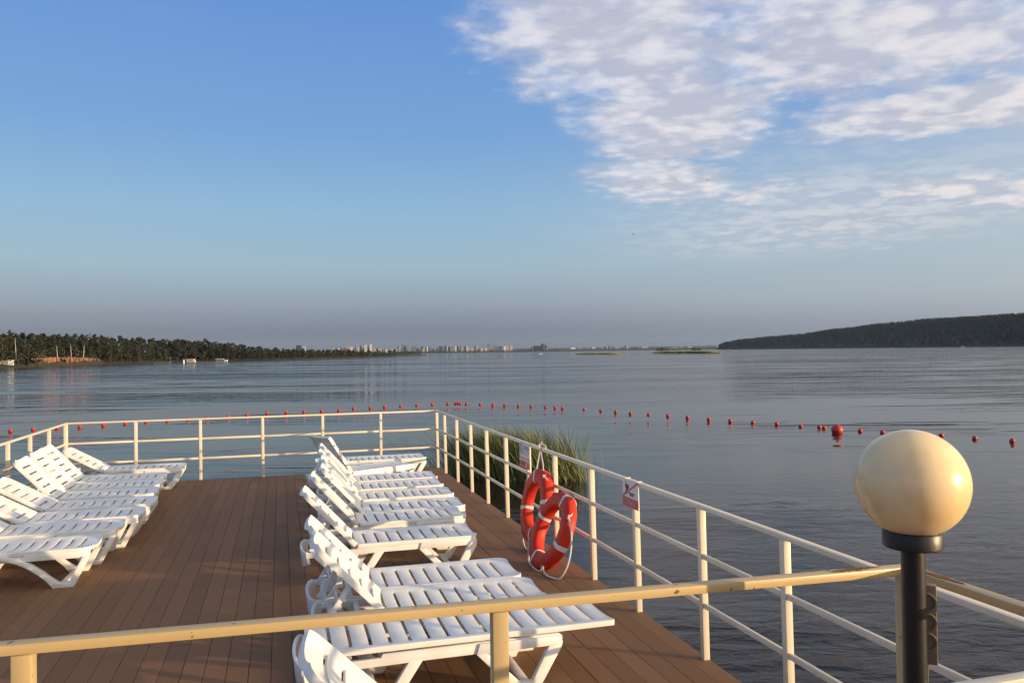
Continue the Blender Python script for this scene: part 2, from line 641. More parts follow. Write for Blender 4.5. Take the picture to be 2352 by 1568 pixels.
nt2.links.new(wnm.outputs[0], bp.inputs['Normal'])
nt2.links.new(bp.outputs['Normal'], b.inputs['Normal'])
b.inputs['Specular IOR Level'].default_value = 0.0
gl = nt2.nodes.new('ShaderNodeBsdfGlossy')
gl.inputs['Color'].default_value = (0.93, 0.86, 0.82, 1)
gl.inputs['Roughness'].default_value = 0.03
nt2.links.new(bp.outputs['Normal'], gl.inputs['Normal'])
fr = nt2.nodes.new('ShaderNodeFresnel')
fr.inputs['IOR'].default_value = 1.26
nt2.links.new(bp.outputs['Normal'], fr.inputs['Normal'])
mxs = nt2.nodes.new('ShaderNodeMixShader')
nt2.links.new(fr.outputs[0], mxs.inputs['Fac'])
nt2.links.new(b.outputs[0], mxs.inputs[1])
nt2.links.new(gl.outputs[0], mxs.inputs[2])
nt2.links.new(mxs.outputs[0], nt2.nodes['Material Output'].inputs['Surface'])
S = 12000
o = MB().add([(-S, -S, WATER), (S, -S, WATER), (S, S, WATER), (-S, S, WATER)], [(0, 1, 2, 3)]).build('water', wm)
tag(o, kind='structure')

# ------------------------------------------------------------------ haze (real air)
hm = bpy.data.materials.new('haze_air')
hm.use_nodes = True
hn = hm.node_tree
hn.nodes.remove(hn.nodes['Principled BSDF'])
pv = hn.nodes.new('ShaderNodeVolumePrincipled')
pv.inputs['Color'].default_value = (0.55, 0.74, 1.0, 1)
pv.inputs['Density'].default_value = 0.000030
pv.inputs['Anisotropy'].default_value = 0.0
hn.links.new(pv.outputs[0], hn.nodes['Material Output'].inputs['Volume'])
HB = S + 300
o = MB().box(-HB, HB, -HB, HB, WATER - 6, 170).build('haze', hm)
tag(o, kind='stuff')

# ------------------------------------------------------------------ deck
XL, XR, YF = -3.55, 2.89, 15.335
DM = bpy.data.materials.new('composite_decking')
DM.use_nodes = True
dn = DM.node_tree
b = dn.nodes['Principled BSDF']
b.inputs['Roughness'].default_value = 0.7
b.inputs['Specular IOR Level'].default_value = 0.18
g = dn.nodes.new('ShaderNodeNewGeometry')
tcd = dn.nodes.new('ShaderNodeTexCoord')
mp = dn.nodes.new('ShaderNodeMapping')
mp.inputs['Scale'].default_value = (60, 3.0, 1)
dn.links.new(tcd.outputs['Object'], mp.inputs['Vector'])
ns = dn.nodes.new('ShaderNodeTexNoise')
ns.inputs['Scale'].default_value = 1.0
ns.inputs['Detail'].default_value = 5
ns.inputs['Distortion'].default_value = 1.2
dn.links.new(mp.outputs[0], ns.inputs['Vector'])
n3 = dn.nodes.new('ShaderNodeTexNoise')
n3.inputs['Scale'].default_value = 0.9
n3.inputs['Detail'].default_value = 6
n3.inputs['Roughness'].default_value = 0.65
dn.links.new(tcd.outputs['Object'], n3.inputs['Vector'])
rmp = dn.nodes.new('ShaderNodeValToRGB')
rmp.color_ramp.elements[0].color = (0.150, 0.079, 0.038, 1)
rmp.color_ramp.elements[1].color = (0.262, 0.140, 0.071, 1)
a1 = dn.nodes.new('ShaderNodeMath'); a1.operation = 'MULTIPLY'; a1.inputs[1].default_value = 0.40
dn.links.new(g.outputs['Random Per Island'], a1.inputs[0])
a2 = dn.nodes.new('ShaderNodeMath'); a2.operation = 'MULTIPLY'; a2.inputs[1].default_value = 0.35
dn.links.new(ns.outputs['Fac'], a2.inputs[0])
a3 = dn.nodes.new('ShaderNodeMath'); a3.operation = 'MULTIPLY'; a3.inputs[1].default_value = 0.45
dn.links.new(n3.outputs['Fac'], a3.inputs[0])
s1 = dn.nodes.new('ShaderNodeMath'); s1.operation = 'ADD'
dn.links.new(a1.outputs[0], s1.inputs[0]); dn.links.new(a2.outputs[0], s1.inputs[1])
s2 = dn.nodes.new('ShaderNodeMath'); s2.operation = 'ADD'
dn.links.new(s1.outputs[0], s2.inputs[0]); dn.links.new(a3.outputs[0], s2.inputs[1])
dn.links.new(s2.outputs[0], rmp.inputs['Fac'])
dn.links.new(rmp.outputs['Color'], b.inputs['Base Color'])
bpd = dn.nodes.new('ShaderNodeBump')
bpd.inputs['Distance'].default_value = 0.0012
bpd.inputs['Strength'].default_value = 0.6
dn.links.new(ns.outputs['Fac'], bpd.inputs['Height'])
dn.links.new(bpd.outputs['Normal'], b.inputs['Normal'])
SUB = mat('deck_gap', (0.045, 0.030, 0.020), 0.9)
mb = MB()
pw = 0.150
x = XR + 0.02
rr = random.Random(3)
Y0, Y1 = 1.0, YF + 0.03
while x > XL - 0.05:
    y = Y0 - rr.random() * 3
    while y < Y1:
        y2 = min(Y1, y + 3.0)
        ya = max(Y0, y)
        if y2 - ya > 0.05:
            mb.box(x - pw + 0.004, x, ya + 0.002, y2 - 0.002, -0.025, rr.uniform(-0.0012, 0.0012))
        y += 3.0
    x -= pw
xleft = x
mb2 = MB().box(xleft + 0.01, XR + 0.01, Y0, Y1 - 0.005, -0.16, -0.027)
n0 = len(mb.f)
mb.add(mb2.v, mb2.f, 1)
deck = mb.build('deck', [DM, SUB], recalc=False)
tag(deck, kind='structure')
# float pontoons carrying the deck
mb = MB()
for yy in (2.2, 5.4, 8.6, 11.8, 14.6):
    mb.tube([(XL + 0.2, yy, -1.05), (XR - 0.2, yy, -1.05)], 0.42, 14)
    for xx in (XL + 0.5, -0.3, XR - 0.5):
        mb.box(xx - 0.06, xx + 0.06, yy - 0.06, yy + 0.06, -0.7, -0.161)
tag(mb.build('pontoons', CONC), kind='structure')
# upper platform the photograph was taken from
mb = MB()
for i in range(38):
    mb.box(-3.9 + i * 0.15, -3.9 + i * 0.15 + 0.144, -4.0, 2.10, 0.56, 0.585)
mb2 = MB().box(-3.9, 1.79, -4.0, 2.08, 0.42, 0.558)
mb.add(mb2.v, mb2.f, 1)
for xx in (-3.6, -1, 1.5):
    for yy in (-3.7, -1, 1.8):
        mb3 = MB().box(xx - .06, xx + .06, yy - .06, yy + .06, -1.6 if yy < 1 else 0.001, 0.42)
        mb.add(mb3.v, mb3.f, 1)
tag(mb.build('upper_platform', [DM, SUB], recalc=False), kind='structure')


# ------------------------------------------------------------------ railings
def railing(name, label, a, b, posts, mids=(0.735, 0.385), top=1.1, group=None, matl=CREAM, base=-0.02,
            side=1, pw=0.048, lean=0.0, double_a=False, double_b=False):
    """a, b ground points; posts list of distances from a; side = which side the mid rails sit on"""
    a, b = Vector(a), Vector(b)
    d = (b - a)
    L = d.length
    d.normalize()
    n = Vector((-d.y, d.x, 0)) * side
    root = empty(name, a)
    tag(root, label, 'railing', group)

    def P(s, off, z):
        return d * s + n * (off + lean * max(0, z)) + Vector((0, 0, z))
    mb = MB().bar(P(-0.02, 0, top - 0.015), P(L + 0.02, 0, top - 0.015), 0.050, 0.030)
    mb.build('top_rail', matl, root, bevel=0.003)
    ps = sorted(posts)
    for s in ps:
        m = MB().bar(P(s, 0, base), P(s, 0, top - 0.0305), pw, pw, up=tuple(n))
        m.build('post', matl, root, bevel=0.003)
    for z in mids:
        for s0, s1 in zip(ps[:-1], ps[1:]):
            if s1 - s0 < 0.1:
                continue
            m = MB().bar(P(s0 + pw / 2, 0.004, z), P(s1 - pw / 2, 0.004, z), 0.022, 0.036)
            m.build('mid_rail', matl, root, bevel=0.002)
    return root


railing('railing', 'cream railing across the far end of the deck', (XL, YF, 0), (XR, YF, 0),
        [0.0] + [v - XL for v in (-2.455, -1.396, -0.332, 0.735, 1.808)] + [XR - XL], side=-1)
railing('railing', 'cream railing along the left edge of the deck behind the left lounger row', (XL, 2.2, 0), (XL, YF - 0.055, 0),
        [0.0] + [YF - 0.06 - 1.0 * k - 2.2 for k in range(12, -1, -1)], side=1)
RP = [15.27, 14.5, 13.45, 12.4, 11.379, 10.327, 9.30, 8.330, 7.253, 6.251, 5.144, 4.153, 3.12, 2.17]
railing('railing', 'cream railing along the right edge of the deck with two warning signs', (XR, 2.13, 0), (XR, YF - 0.055, 0),
        sorted(v - 2.13 for v in RP), side=1, lean=0.016)
railing('railing', 'short cream railing at the lower right corner beyond the lamp post', (1.90, 2.126, 0), (XR - 0.07, 2.126, 0), [0.02, 0.9], side=-1)

# upper platform railing, nearest the camera
nr = empty('railing', (1.80, 2.0, 0.585))
tag(nr, 'worn yellowish railing in the foreground with rusty patches at its corner', 'railing')
A = Vector((-3.6, 2.28, 0)); B = Vector((1.80, 2.0, 0)); C_ = Vector((1.865, -1.5, 0))
off = Vector((1.80, 2.0, 0.585))
zt = 1.5485
pd = (B - A).normalized()
sdv = (C_ - B).normalized()


def loc(p, z):
    return Vector((p.x, p.y, z)) - off


MB().bar(loc(A, zt - 0.012), loc(B + pd * 0.02, zt - 0.012), 0.042, 0.0245).build('top_rail', YELLOW, nr, bevel=0.003)
MB().bar(loc(B + sdv * 0.022, zt - 0.012), loc(C_, zt - 0.012), 0.042, 0.0245).build('top_rail', YELLOW, nr, bevel=0.003)
for p in [B, B - pd * 1.252, B - pd * 2.387, B - pd * 3.55, B + sdv * 1.2, B + sdv * 2.4]:
    MB().bar(loc(p, 0.5855), loc(p, zt - 0.025), 0.043, 0.043, up=tuple(pd)).build('post', YELLOW, nr, bevel=0.003)
for z in (1.10, 0.84):
    for a_, b_ in ((0.0, 1.252), (1.252, 2.387), (2.387, 3.55)):
        MB().bar(loc(B - pd * (a_ + 0.022), z), loc(B - pd * (b_ - 0.022), z), 0.02, 0.03).build('mid_rail', YELLOW, nr, bevel=0.002)
    for a_, b_ in ((0.0, 1.2), (1.2, 2.4)):
        MB().bar(loc(B + sdv * (a_ + 0.022), z), loc(B + sdv * (b_ - 0.022), z), 0.02, 0.03).build('mid_rail', YELLOW, nr, bevel=0.002)


def rust_patch(c, d, l, w, seed):
    r_ = random.Random(seed)
    n_ = Vector((-d.y, d.x, 0))
    k = 14
    up, dn_ = [], []
    for i in range(k + 1):
        s = i / k
        h = w * sin(pi * min(1, s * 1.02 + 0.001)) ** 0.6
        up.append(c + d * (s - 0.5) * l + n_ * (h * r_.uniform(0.5, 1) * 0.5 + (s - 0.5) * 0.012))
        dn_.append(c + d * (s - 0.5) * l - n_ * (h * r_.uniform(0.5, 1) * 0.5 - (s - 0.5) * 0.012))
    vs = up + dn_[::-1]
    lo = [v - Vector((0, 0, 0.002)) for v in vs]
    n__ = len(vs)
    fs = [tuple(range(n__)), tuple(reversed(range(n__, 2 * n__)))] + [(i, (i + 1) % n__, (i + 1) % n__ + n__, i + n__) for i in range(n__)]
    MB().add(vs + lo, fs).build('rust_patch', RUST, nr)


rust_patch(loc(B - pd * 0.17, zt + 0.0022), pd, 0.17, 0.030, 1)
rust_patch(loc(B + sdv * 0.13, zt + 0.0022), sdv, 0.16, 0.030, 2)


# ------------------------------------------------------------------ sun loungers
HZ = 0.36      # seat height


def bed(length, nslot, first, pitch, hw, slot_hw, slot_w, skirt, r_end, crown=0.022, wave=0.0, taper=0.0, round_start=False):
    """slatted plastic sheet in local x (0..length); z=0 at rim"""
    xs = [0.0]
    cells = []
    for i in range(nslot):
        s = first + i * pitch
        xs += [s, s + slot_w]
        cells.append((s, s + slot_w))
    for k in range(7):
        xs.append(length - r_end + r_end * sin(k / 6 * pi / 2))
    if round_start:
        for k in range(5):
            xs.append(0.05 * (1 - cos(k / 4 * pi / 2)))
    extra = []
    xs = sorted(set(round(v, 5) for v in xs))
    for a_, b_ in zip(xs[:-1], xs[1:]):
        if b_ - a_ > 0.07:
            extra.append((a_ + b_) / 2)
    xs = sorted(xs + extra)
    ys0 = [-1, -0.93, -slot_hw / hw, -slot_hw / hw * 0.66, -slot_hw / hw * 0.33, 0, slot_hw / hw * 0.33, slot_hw / hw * 0.66, slot_hw / hw, 0.93, 1]
    vs, idx = [], {}
    for i, x_ in enumerate(xs):
        w = hw - taper * x_ / length
        if x_ > length - r_end:
            q = (x_ - (length - r_end))
            w = w - r_end + sqrt(max(0, r_end * r_end - q * q))
        for j, yn in enumerate(ys0):
            y_ = yn * w
            z_ = -crown * (1 - min(1, abs(yn) / 0.93) ** 2) + (0.004 if abs(yn) > 0.9 else 0)
            z_ += wave * sin(2 * pi * (x_ - first) / pitch)
            # slots bow slightly
            idx[i, j] = len(vs)
            vs.append((x_ + 0.010 * (1 - (y_ / hw) ** 2) * (1 if 0.02 < x_ < length - r_end else 0), y_, z_))
    fs = []
    for i in range(len(xs) - 1):
        mid_ = (xs[i] + xs[i + 1]) / 2
        slot = any(a_ - 1e-6 < mid_ < b_ + 1e-6 for a_, b_ in cells)
        for j in range(len(ys0) - 1):
            ymid = (ys0[j] + ys0[j + 1]) / 2
            if slot and abs(ymid) < slot_hw / hw - 1e-6:
                continue
            fs.append((idx[i, j], idx[i + 1, j], idx[i + 1, j + 1], idx[i, j + 1]))
    # flanges
    cnt = {}
    for f in fs:
        for k in range(4):
            e = (f[k], f[(k + 1) % 4])
            key = tuple(sorted(e))
            cnt[key] = None if key in cnt else e
    low = {}

    def lowv(i, dz):
        if (i, dz) not in low:
            low[i, dz] = len(vs)
            v_ = vs[i]
            vs.append((v_[0], v_[1], v_[2] - dz))
        return low[i, dz]
    inv = {n_: ij for ij, n_ in idx.items()}
    nx, ny = len(xs), len(ys0)
    for key, e in cnt.items():
        if e is None:
            continue
        (i0, j0), (i1, j1) = inv[e[0]], inv[e[1]]
        outer = (j0 == j1 and j0 in (0, ny - 1)) or (i0 == i1 and i0 in (0, nx - 1))
        dz = skirt if outer else 0.020
        fs.append((e[1], e[0], lowv(e[0], dz), lowv(e[1], dz)))
    return vs, fs


def make_bed(name, kind, parent, length, tilt=0.0, loc_=(0, 0, HZ), back=False, r_end=0.085):
    if kind == 'ribbed':
        vs, fs = bed(length, int((length - 0.12) / 0.068), 0.05, 0.068, 0.31, 0.25, 0.006, 0.05 if back else 0.035, 0.04, 0.012)
    elif back:
        vs, fs = bed(length, 5, 0.075, 0.118, 0.305, 0.19, 0.026, 0.045, 0.085, 0.030)
    else:
        n = 9 if length < 1.4 else 15
        vs, fs = bed(length, n, 0.075 if n < 10 else 0.13, 0.119 if n < 10 else 0.125, 0.315, 0.235, 0.024, 0.035, r_end if length < 1.4 else 0.02, 0.020)
    o = MB().add(vs, fs).build(name, WHITE, parent, solid=0.006, bevel=0.0025)
    if back:
        # local x points to the head: rotate so that +x -> (-cos, sin)
        o.rotation_euler = (0, 0, 0)
        R = Matrix(((-cos(tilt), 0, sin(tilt)), (0, -1, 0), (sin(tilt), 0, cos(tilt)))).to_4x4()
        o.matrix_local = Matrix.Translation(loc_) @ R
    else:
        o.location = loc_
    return o


def thick_curve(pts, w):
    """outline polygon round a centre line in x,z"""
    up, lo = [], []
    for i, p in enumerate(pts):
        a_ = pts[max(0, i - 1)]
        b_ = pts[min(len(pts) - 1, i + 1)]
        d = Vector((b_[0] - a_[0], b_[1] - a_[1])).normalized()
        n = Vector((-d.y, d.x))
        up.append((p[0] + n.x * w / 2, p[1] + n.y * w / 2))
        lo.append((p[0] - n.x * w / 2, p[1] - n.y * w / 2))
    return up + lo[::-1]


_cache = {}


def make_lounger(kind, angle, label, arched=False, x=0.0, y=0.0, rz=0.0, slid=False):
    """origin: below the hinge, mid width; foot along +x"""
    root = empty('sun_lounger', (x, y, 0.0), rz)
    tag(root, label, 'sun lounger', 'white plastic sun loungers on the deck')
    key = (kind, angle, arched, slid)
    if key in _cache:
        for ch in _cache[key].children:
            c = ch.copy()
            COL.objects.link(c)
            c.parent = root
        return root
    _cache[key] = root
    L = 1.20
    make_bed('seat', kind, root, 2.02 if slid else L, loc_=(-0.46 if slid else 0.0, 0, HZ + (0.028 if slid else 0)), r_end=0.13 if arched else 0.10)
    if not slid:
        make_bed('backrest', kind, root, 0.70, radians(angle), (-0.005, 0, HZ + 0.006 if angle > 5 else HZ), back=True)
    # frame: two side rails, stepped apron, cross bars, rounded head panel
    fr = MB()
    for s in (-1, 1):
        y0, y1 = sorted((s * 0.268, s * 0.302))
        fr.prism([(-0.49, 0.262), (-0.49, 0.312), (-0.01, 0.316), (0.0, 0.340), (1.165, 0.340), (1.185, 0.325), (1.185, 0.285),
                  (1.13, 0.268), (0.30, 0.268), (-0.2, 0.262)], y0, y1)
        y0, y1 = sorted((s * 0.303, s * 0.318))
        fr.prism([(0.60, 0.270), (0.62, 0.336), (1.17, 0.332), (1.183, 0.31), (1.14, 0.272)], y0, y1)
    for xx in (-0.40, -0.20, 0.02, 0.62, 1.12):
        fr.box(xx - 0.02, xx + 0.02, -0.267, 0.267, 0.275, 0.305)
    # head panel
    pts = []
    for k in range(13):
        a_ = -pi / 2 + pi * k / 12
        pts.append((-0.485 - 0.055 * cos(a_), 0.302 * sin(a_)))
    top = [(p[0], p[1], 0.318) for p in pts]
    bot = [(p[0] + 0.02, p[1] * 0.9, 0.135 + 0.06 * (abs(p[1]) / 0.302) ** 2) for p in pts]
    ti = [(p[0] + 0.022, p[1] * 0.94, 0.318) for p in pts]
    bi = [(p[0] + 0.042, p[1] * 0.84, 0.135 + 0.06 * (abs(p[1]) / 0.302) ** 2) for p in pts]
    n = len(pts)
    fs = []
    for k in range(n - 1):
        fs += [(k, k + 1, n + k + 1, n + k), (2 * n + k, 3 * n + k, 3 * n + k + 1, 2 * n + k + 1),
               (k, 2 * n + k, 2 * n + k + 1, k + 1), (n + k, n + k + 1, 3 * n + k + 1, 3 * n + k)]
    fs += [(0, n, 3 * n, 2 * n), (n - 1, 3 * n - 1, 4 * n - 1, 2 * n - 1)]
    fr.add(top + bot + ti + bi, fs)
    fr.build('frame', WHITE, root, bevel=0.004)
    for s in (-1, 1):
        y0, y1 = sorted((s * 0.262, s * 0.3045))
        m = MB()
        if arched:
            y0, y1 = sorted((s * 0.270, s * 0.335))
            cl = [(0.00, 0.285), (0.10, 0.315), (0.22, 0.332), (0.34, 0.330), (0.46, 0.312), (0.57, 0.275), (0.67, 0.220), (0.76, 0.150), (0.83, 0.085), (0.88, 0.024)]
            o1 = thick_curve(cl, 0.046)
            up = o1[:len(cl)]
            lo = o1[len(cl):]
            poly = up[:-1] + [(0.915, 0.050), (1.005, 0.050), (1.125, 0.285), (1.19, 0.285), (1.045, 0.0), (0.865, 0.0)] + lo[1:]
            m.prism(poly, y0, y1)
        else:
            m.prism([(0.59, 0.275), (0.66, 0.275), (0.895, 0.050), (0.975, 0.050), (1.10, 0.282), (1.19, 0.290), (1.18, 0.25), (1.025, 0.0), (0.855, 0.0)], y0, y1)
        m.build('leg', WHITE, root, bevel=0.005)
        y0, y1 = sorted((s * 0.262, s * 0.3045))
        MB().prism([(0.255, 0.275), (0.165, 0.275), (0.02, 0.050), (-0.10, 0.050), (-0.33, 0.270), (-0.42, 0.266), (-0.15, 0.0), (0.065, 0.0)], y0, y1).build('leg', WHITE, root, bevel=0.005)
    for xx in (0.94, -0.04):
        MB().box(xx - 0.03, xx + 0.03, -0.2615, 0.2615, 0.012, 0.036).build('foot_bar', WHITE, root, bevel=0.004)
    if angle > 5:
        t = radians(angle)
        ax, az = -0.36 * cos(t) - 0.0, HZ + 0.36 * sin(t) - 0.03
        bx = -0.445 if angle > 40 else -0.46
        st = MB()
        for s in (-1, 1):
            st.bar((ax, s * 0.19, az), (bx, s * 0.19, 0.30), 0.022, 0.036, up=(1, 0, 0))
            for q in (0.45, 0.62, 0.79):
                px_, pz_ = ax + (bx - ax) * q, az + (0.30 - az) * q
                st.box(px_ + 0.012, px_ + 0.040, s * 0.19 - 0.010, s * 0.19 + 0.010, pz_ - 0.016, pz_ + 0.012)
        st.bar((ax * .45 + bx * .55, -0.178, az * .45 + 0.30 * .55), (ax * .45 + bx * .55, 0.178, az * .45 + 0.30 * .55), 0.02, 0.03)
        st.build('back_support', WHITE, root, bevel=0.003)
    return root


# left row, front to back: (front x, near edge y)
LR = [(-1.80, 8.66, 30, True, 'nearest lounger of the left row, at the left picture edge, with curved arch legs'),
      (-1.72, 9.50, 30, True, 'second nearest lounger of the left row, arched side, head cut by the picture edge'),
      (-1.62, 10.20, 30, True, 'third lounger of the left row, low tilted backrest, beside an arched side rail'),
      (-1.59, 10.98, 30, False, 'fourth lounger of the left row, backrest raised a little, next to three steep ones'),
      (-1.68, 11.76, 48, False, 'nearest of the three left loungers with steeply raised backrests'),
      (-1.72, 12.53, 49, False, 'middle one of the three left loungers with steeply raised backrests'),
      (-1.77, 13.28, 48, False, 'farthest of the three left loungers with steeply raised backrests, rounded head'),
      (-1.60, 14.38, 30, False, 'farthest lounger of the left row, low backrest, against the far railing')]
for fx, ny, an, ar, lb in LR:
    make_lounger('slat', an, lb, ar, fx - 1.19, ny + 0.315, radians(random.uniform(-0.9, 0.9)))
RR = [(1.81, 3.53, 44, False, 'slat', False, 0, 'nearest lounger of the right row, only its slotted backrest showing under the foreground railing'),
      (1.78, 5.03, 0, False, 'slat', True, 0, 'lounger behind the foreground railing with its slatted bed slid out past its front legs'),
      (1.92, 5.72, 46, True, 'slat', False, 0, 'raised backrest lounger whose seat is partly cut off by the foreground rail'),
      (1.90, 6.36, 46, False, 'slat', False, 0, 'lounger with a wide view of its slotted seat, nearest the two lifebuoys'),
      (1.89, 7.90, 47, False, 'slat', False, 0, 'lounger standing apart mid right row, straight splayed legs in full view over bare deck'),
      (2.00, 8.87, 47.5, False, 'slat', False, 0, 'lounger of the right row just behind the one that shows its legs in full'),
      (2.13, 9.48, 48, False, 'slat', False, 0, 'lounger of the right row in front of the one with an arched side rail'),
      (2.17, 10.30, 48, True, 'slat', False, 0, 'lounger in the middle of the right row with an arched side rail'),
      (2.18, 11.08, 48, False, 'slat', False, 0, 'lounger of the right row between the arched one and the farthest open slatted one'),
      (2.23, 11.80, 48, False, 'slat', False, 0, 'lounger with open slots next to the ribbed lounger near the far right corner'),
      (2.12, 12.74, 56, False, 'ribbed', False, 27, 'finely ribbed lounger set at an angle, grey underside of its backrest showing'),
      (2.46, 14.06, 0, False, 'slat', False, 0, 'lounger lying flat at the far right corner of the deck')]
for fx, ny, an, ar, kd, sl, rz, lb in RR:
    make_lounger(kd, an, lb, ar, fx - 1.19, ny + 0.315, radians(rz + random.uniform(-0.8, 0.8)), sl)


# ------------------------------------------------------------------ lifebuoys
def lifebuoy(label, c, up, side, R=0.325, r=0.080, a0=20, hang={}):
    up = Vector(up).normalized()
    side = Vector(side)
    side = (side - up * side.dot(up)).normalized()
    nrm = side.cross(up).normalized()
    root = empty('lifebuoy', c)
    tag(root, label, 'lifebuoy', 'orange lifebuoys at the railing')

    def pt(a_, rad, off=0.0):
        return side * (rad * sin(a_)) + up * (rad * cos(a_)) + nrm * off
    sec = []
    for q in range(20):
        a_ = 2 * pi * q / 20
        # flattened, creased section
        ex = 0.58
        cx = abs(cos(a_)) ** ex * (1 if cos(a_) > 0 else -1)
        sx = abs(sin(a_)) ** ex * (1 if sin(a_) > 0 else -1)
        sec.append((cx * r, sx * r * 0.80))

    def ring_part(a1, a2, k, grow):
        vs, fs = [], []
        full = abs(a2 - a1 - 2 * pi) < 1e-6
        m_ = k if full else k + 1
        for i in range(m_):
            a_ = a1 + (a2 - a1) * i / k
            for cx, sx in sec:
                vs.append(pt(a_, R + cx * grow, sx * grow))
        n_ = len(sec)
        for i in range(k):
            for q in range(n_):
                fs.append((i * n_ + q, i * n_ + (q + 1) % n_, ((i + 1) % m_) * n_ + (q + 1) % n_, ((i + 1) % m_) * n_ + q))
        return MB().add(vs, fs)
    ring_part(0, 2 * pi, 96, 1.0).build('ring', ORANGE, root, smooth=True)
    for k in range(4):
        a_ = radians(a0 + 90 * k)
        ring_part(a_ - 0.062, a_ + 0.062, 6, 1.03).build('band', BAND, root, smooth=True)
    loops = []
    for k in range(4):
        a_ = radians(a0 + 45 + 90 * k)
        # socket recess and knot
        m = MB()
        m.tube([pt(a_ - 0.06, R + r * 0.80, r * 0.50), pt(a_ + 0.06, R + r * 0.80, r * 0.50)], 0.022, 10)
        s_ = m.build('rope_socket', ORANGE, root, smooth=True)
        m = MB()
        for q in (-0.03, 0.03):
            cc = pt(a_ + q, R + r * 0.98, r * 0.62)
            m.lathe([(0.001, -0.012), (0.009, -0.009), (0.012, 0), (0.009, 0.009), (0.001, 0.012)], cc, 10)
        m.build('knot', ROPE, root, smooth=True)
        pts = []
        b_ = a_ + radians(90)
        g_ = hang.get(k, 0.0)
        for i in range(17):
            s = i / 16
            a2 = a_ + (b_ - a_) * s
            w_ = sin(pi * s)
            if g_:
                rad = R + r * 0.98 - 0.02 * w_ + g_ * 0.55 * w_ ** 0.8
                p = pt(a2, rad, r * 0.62 * (1 - w_) + 0.02 * w_)
                p.z -= g_ * 0.5 * w_
            else:              # loops lying along the back of the ring
                p = pt(a2, R + r * (0.98 - 0.30 * w_), r * 0.62 * (1 - w_) - r * 0.80 * w_ ** 0.6)
            if p.z + c[2] < 0.010:
                p.z = 0.010 - c[2]
            pts.append(p)
        MB().tube(pts, 0.009, 8).build('grab_rope', ROPE, root, smooth=True)
    return root


lifebuoy('nearer lifebuoy, leaning on the railing with its lower edge on the deck', (2.655, 7.798, 0.372), (0.285, 0, 0.639), (0.034, -1.0, 0), a0=15, hang={0: 0.30, 1: 0.13})
lifebuoy('farther lifebuoy, hanging by a white rope from the top rail', (2.725, 8.54, 0.49), (0.16, 0, 0.80), (0.0, -1, 0), a0=-15, hang={1: 0.16, 2: 0.05})
# rope that carries the farther ring
hr = MB()
hk = Vector((2.872, 8.74, 1.112))
hr.tube([(2.775, 8.73, 0.80), (2.815, 8.745, 0.95), hk + Vector((-0.03, 0, -0.02))], 0.0075, 8)
hr.tube([(2.765, 8.37, 0.77), (2.815, 8.57, 0.95), hk + Vector((-0.03, 0.0, -0.02))], 0.0075, 8)
hr.tube([hk + Vector(v) for v in ((-0.034, 0.0, -0.03), (-0.040, 0.02, 0.0), (-0.02, 0.03, 0.022), (0.006, 0.02, 0.028), (0.028, 0.0, 0.02), (0.034, -0.03, 0.0))], 0.0075, 8)
hr.tube([hk + Vector(v) for v in ((-0.034, 0.0, -0.02), (-0.034, -0.06, -0.002), (-0.030, -0.12, 0.006), (-0.020, -0.17, 0.007))], 0.0075, 8)
hr.tube([hk + Vector(v) for v in ((-0.034, 0.03, 0.01), (-0.030, 0.03, 0.035), (-0.028, -0.01, 0.045), (-0.026, -0.05, 0.06))], 0.007, 8)
tag(hr.build('hanging_rope', ROPE, smooth=True), 'white rope with a hook looped over the top rail above the farther lifebuoy', 'rope')


# ------------------------------------------------------------------ signs
def sign_root(label, y_far, y_near, z0, z1, xo):
    root = empty('warning_sign', (xo, (y_far + y_near) / 2, z0))
    tag(root, label, 'sign')
    w = y_far - y_near
    h = z1 - z0
    MB().box(-0.002, 0.002, -w / 2, w / 2, 0, h).build('panel', SIGNW, root)
    m = MB()
    for s in (-0.36, 0.36):
        m.box(-0.006, 0.050, s * w - 0.012, s * w + 0.012, h - 0.004, h + 0.006)
    m.build('hanger', SIGNW, root)

    def T(u, v_, lay):     # u 0..1 from the viewer's left (far), v 0..1 from bottom
        return (-0.002 - 0.0012 * lay, w / 2 - u * w, v_ * h)
    return root, T


def poly_mark(mb, T, pts, lay):
    vs = [T(u, v_, lay) for u, v_ in pts]
    mb.add(vs, [tuple(range(len(vs)))])


def stroke(mb, T, pts, wd_, lay, asp=1.0):
    for (u0_, v0), (u1, v1) in zip(pts[:-1], pts[1:]):
        d = Vector((u1 - u0_, (v1 - v0) / asp))
        if d.length < 1e-6:
            continue
        d.normalize()
        n = Vector((-d.y, d.x)) * (wd_ / 2)
        e = d * (wd_ * 0.4)
        poly_mark(mb, T, [(u0_ - e.x + n.x, v0 + (n.y - e.y) * asp), (u0_ - e.x - n.x, v0 - (n.y + e.y) * asp),
                          (u1 + e.x - n.x, v1 - (n.y - e.y) * asp), (u1 + e.x + n.x, v1 + (n.y + e.y) * asp)], lay)


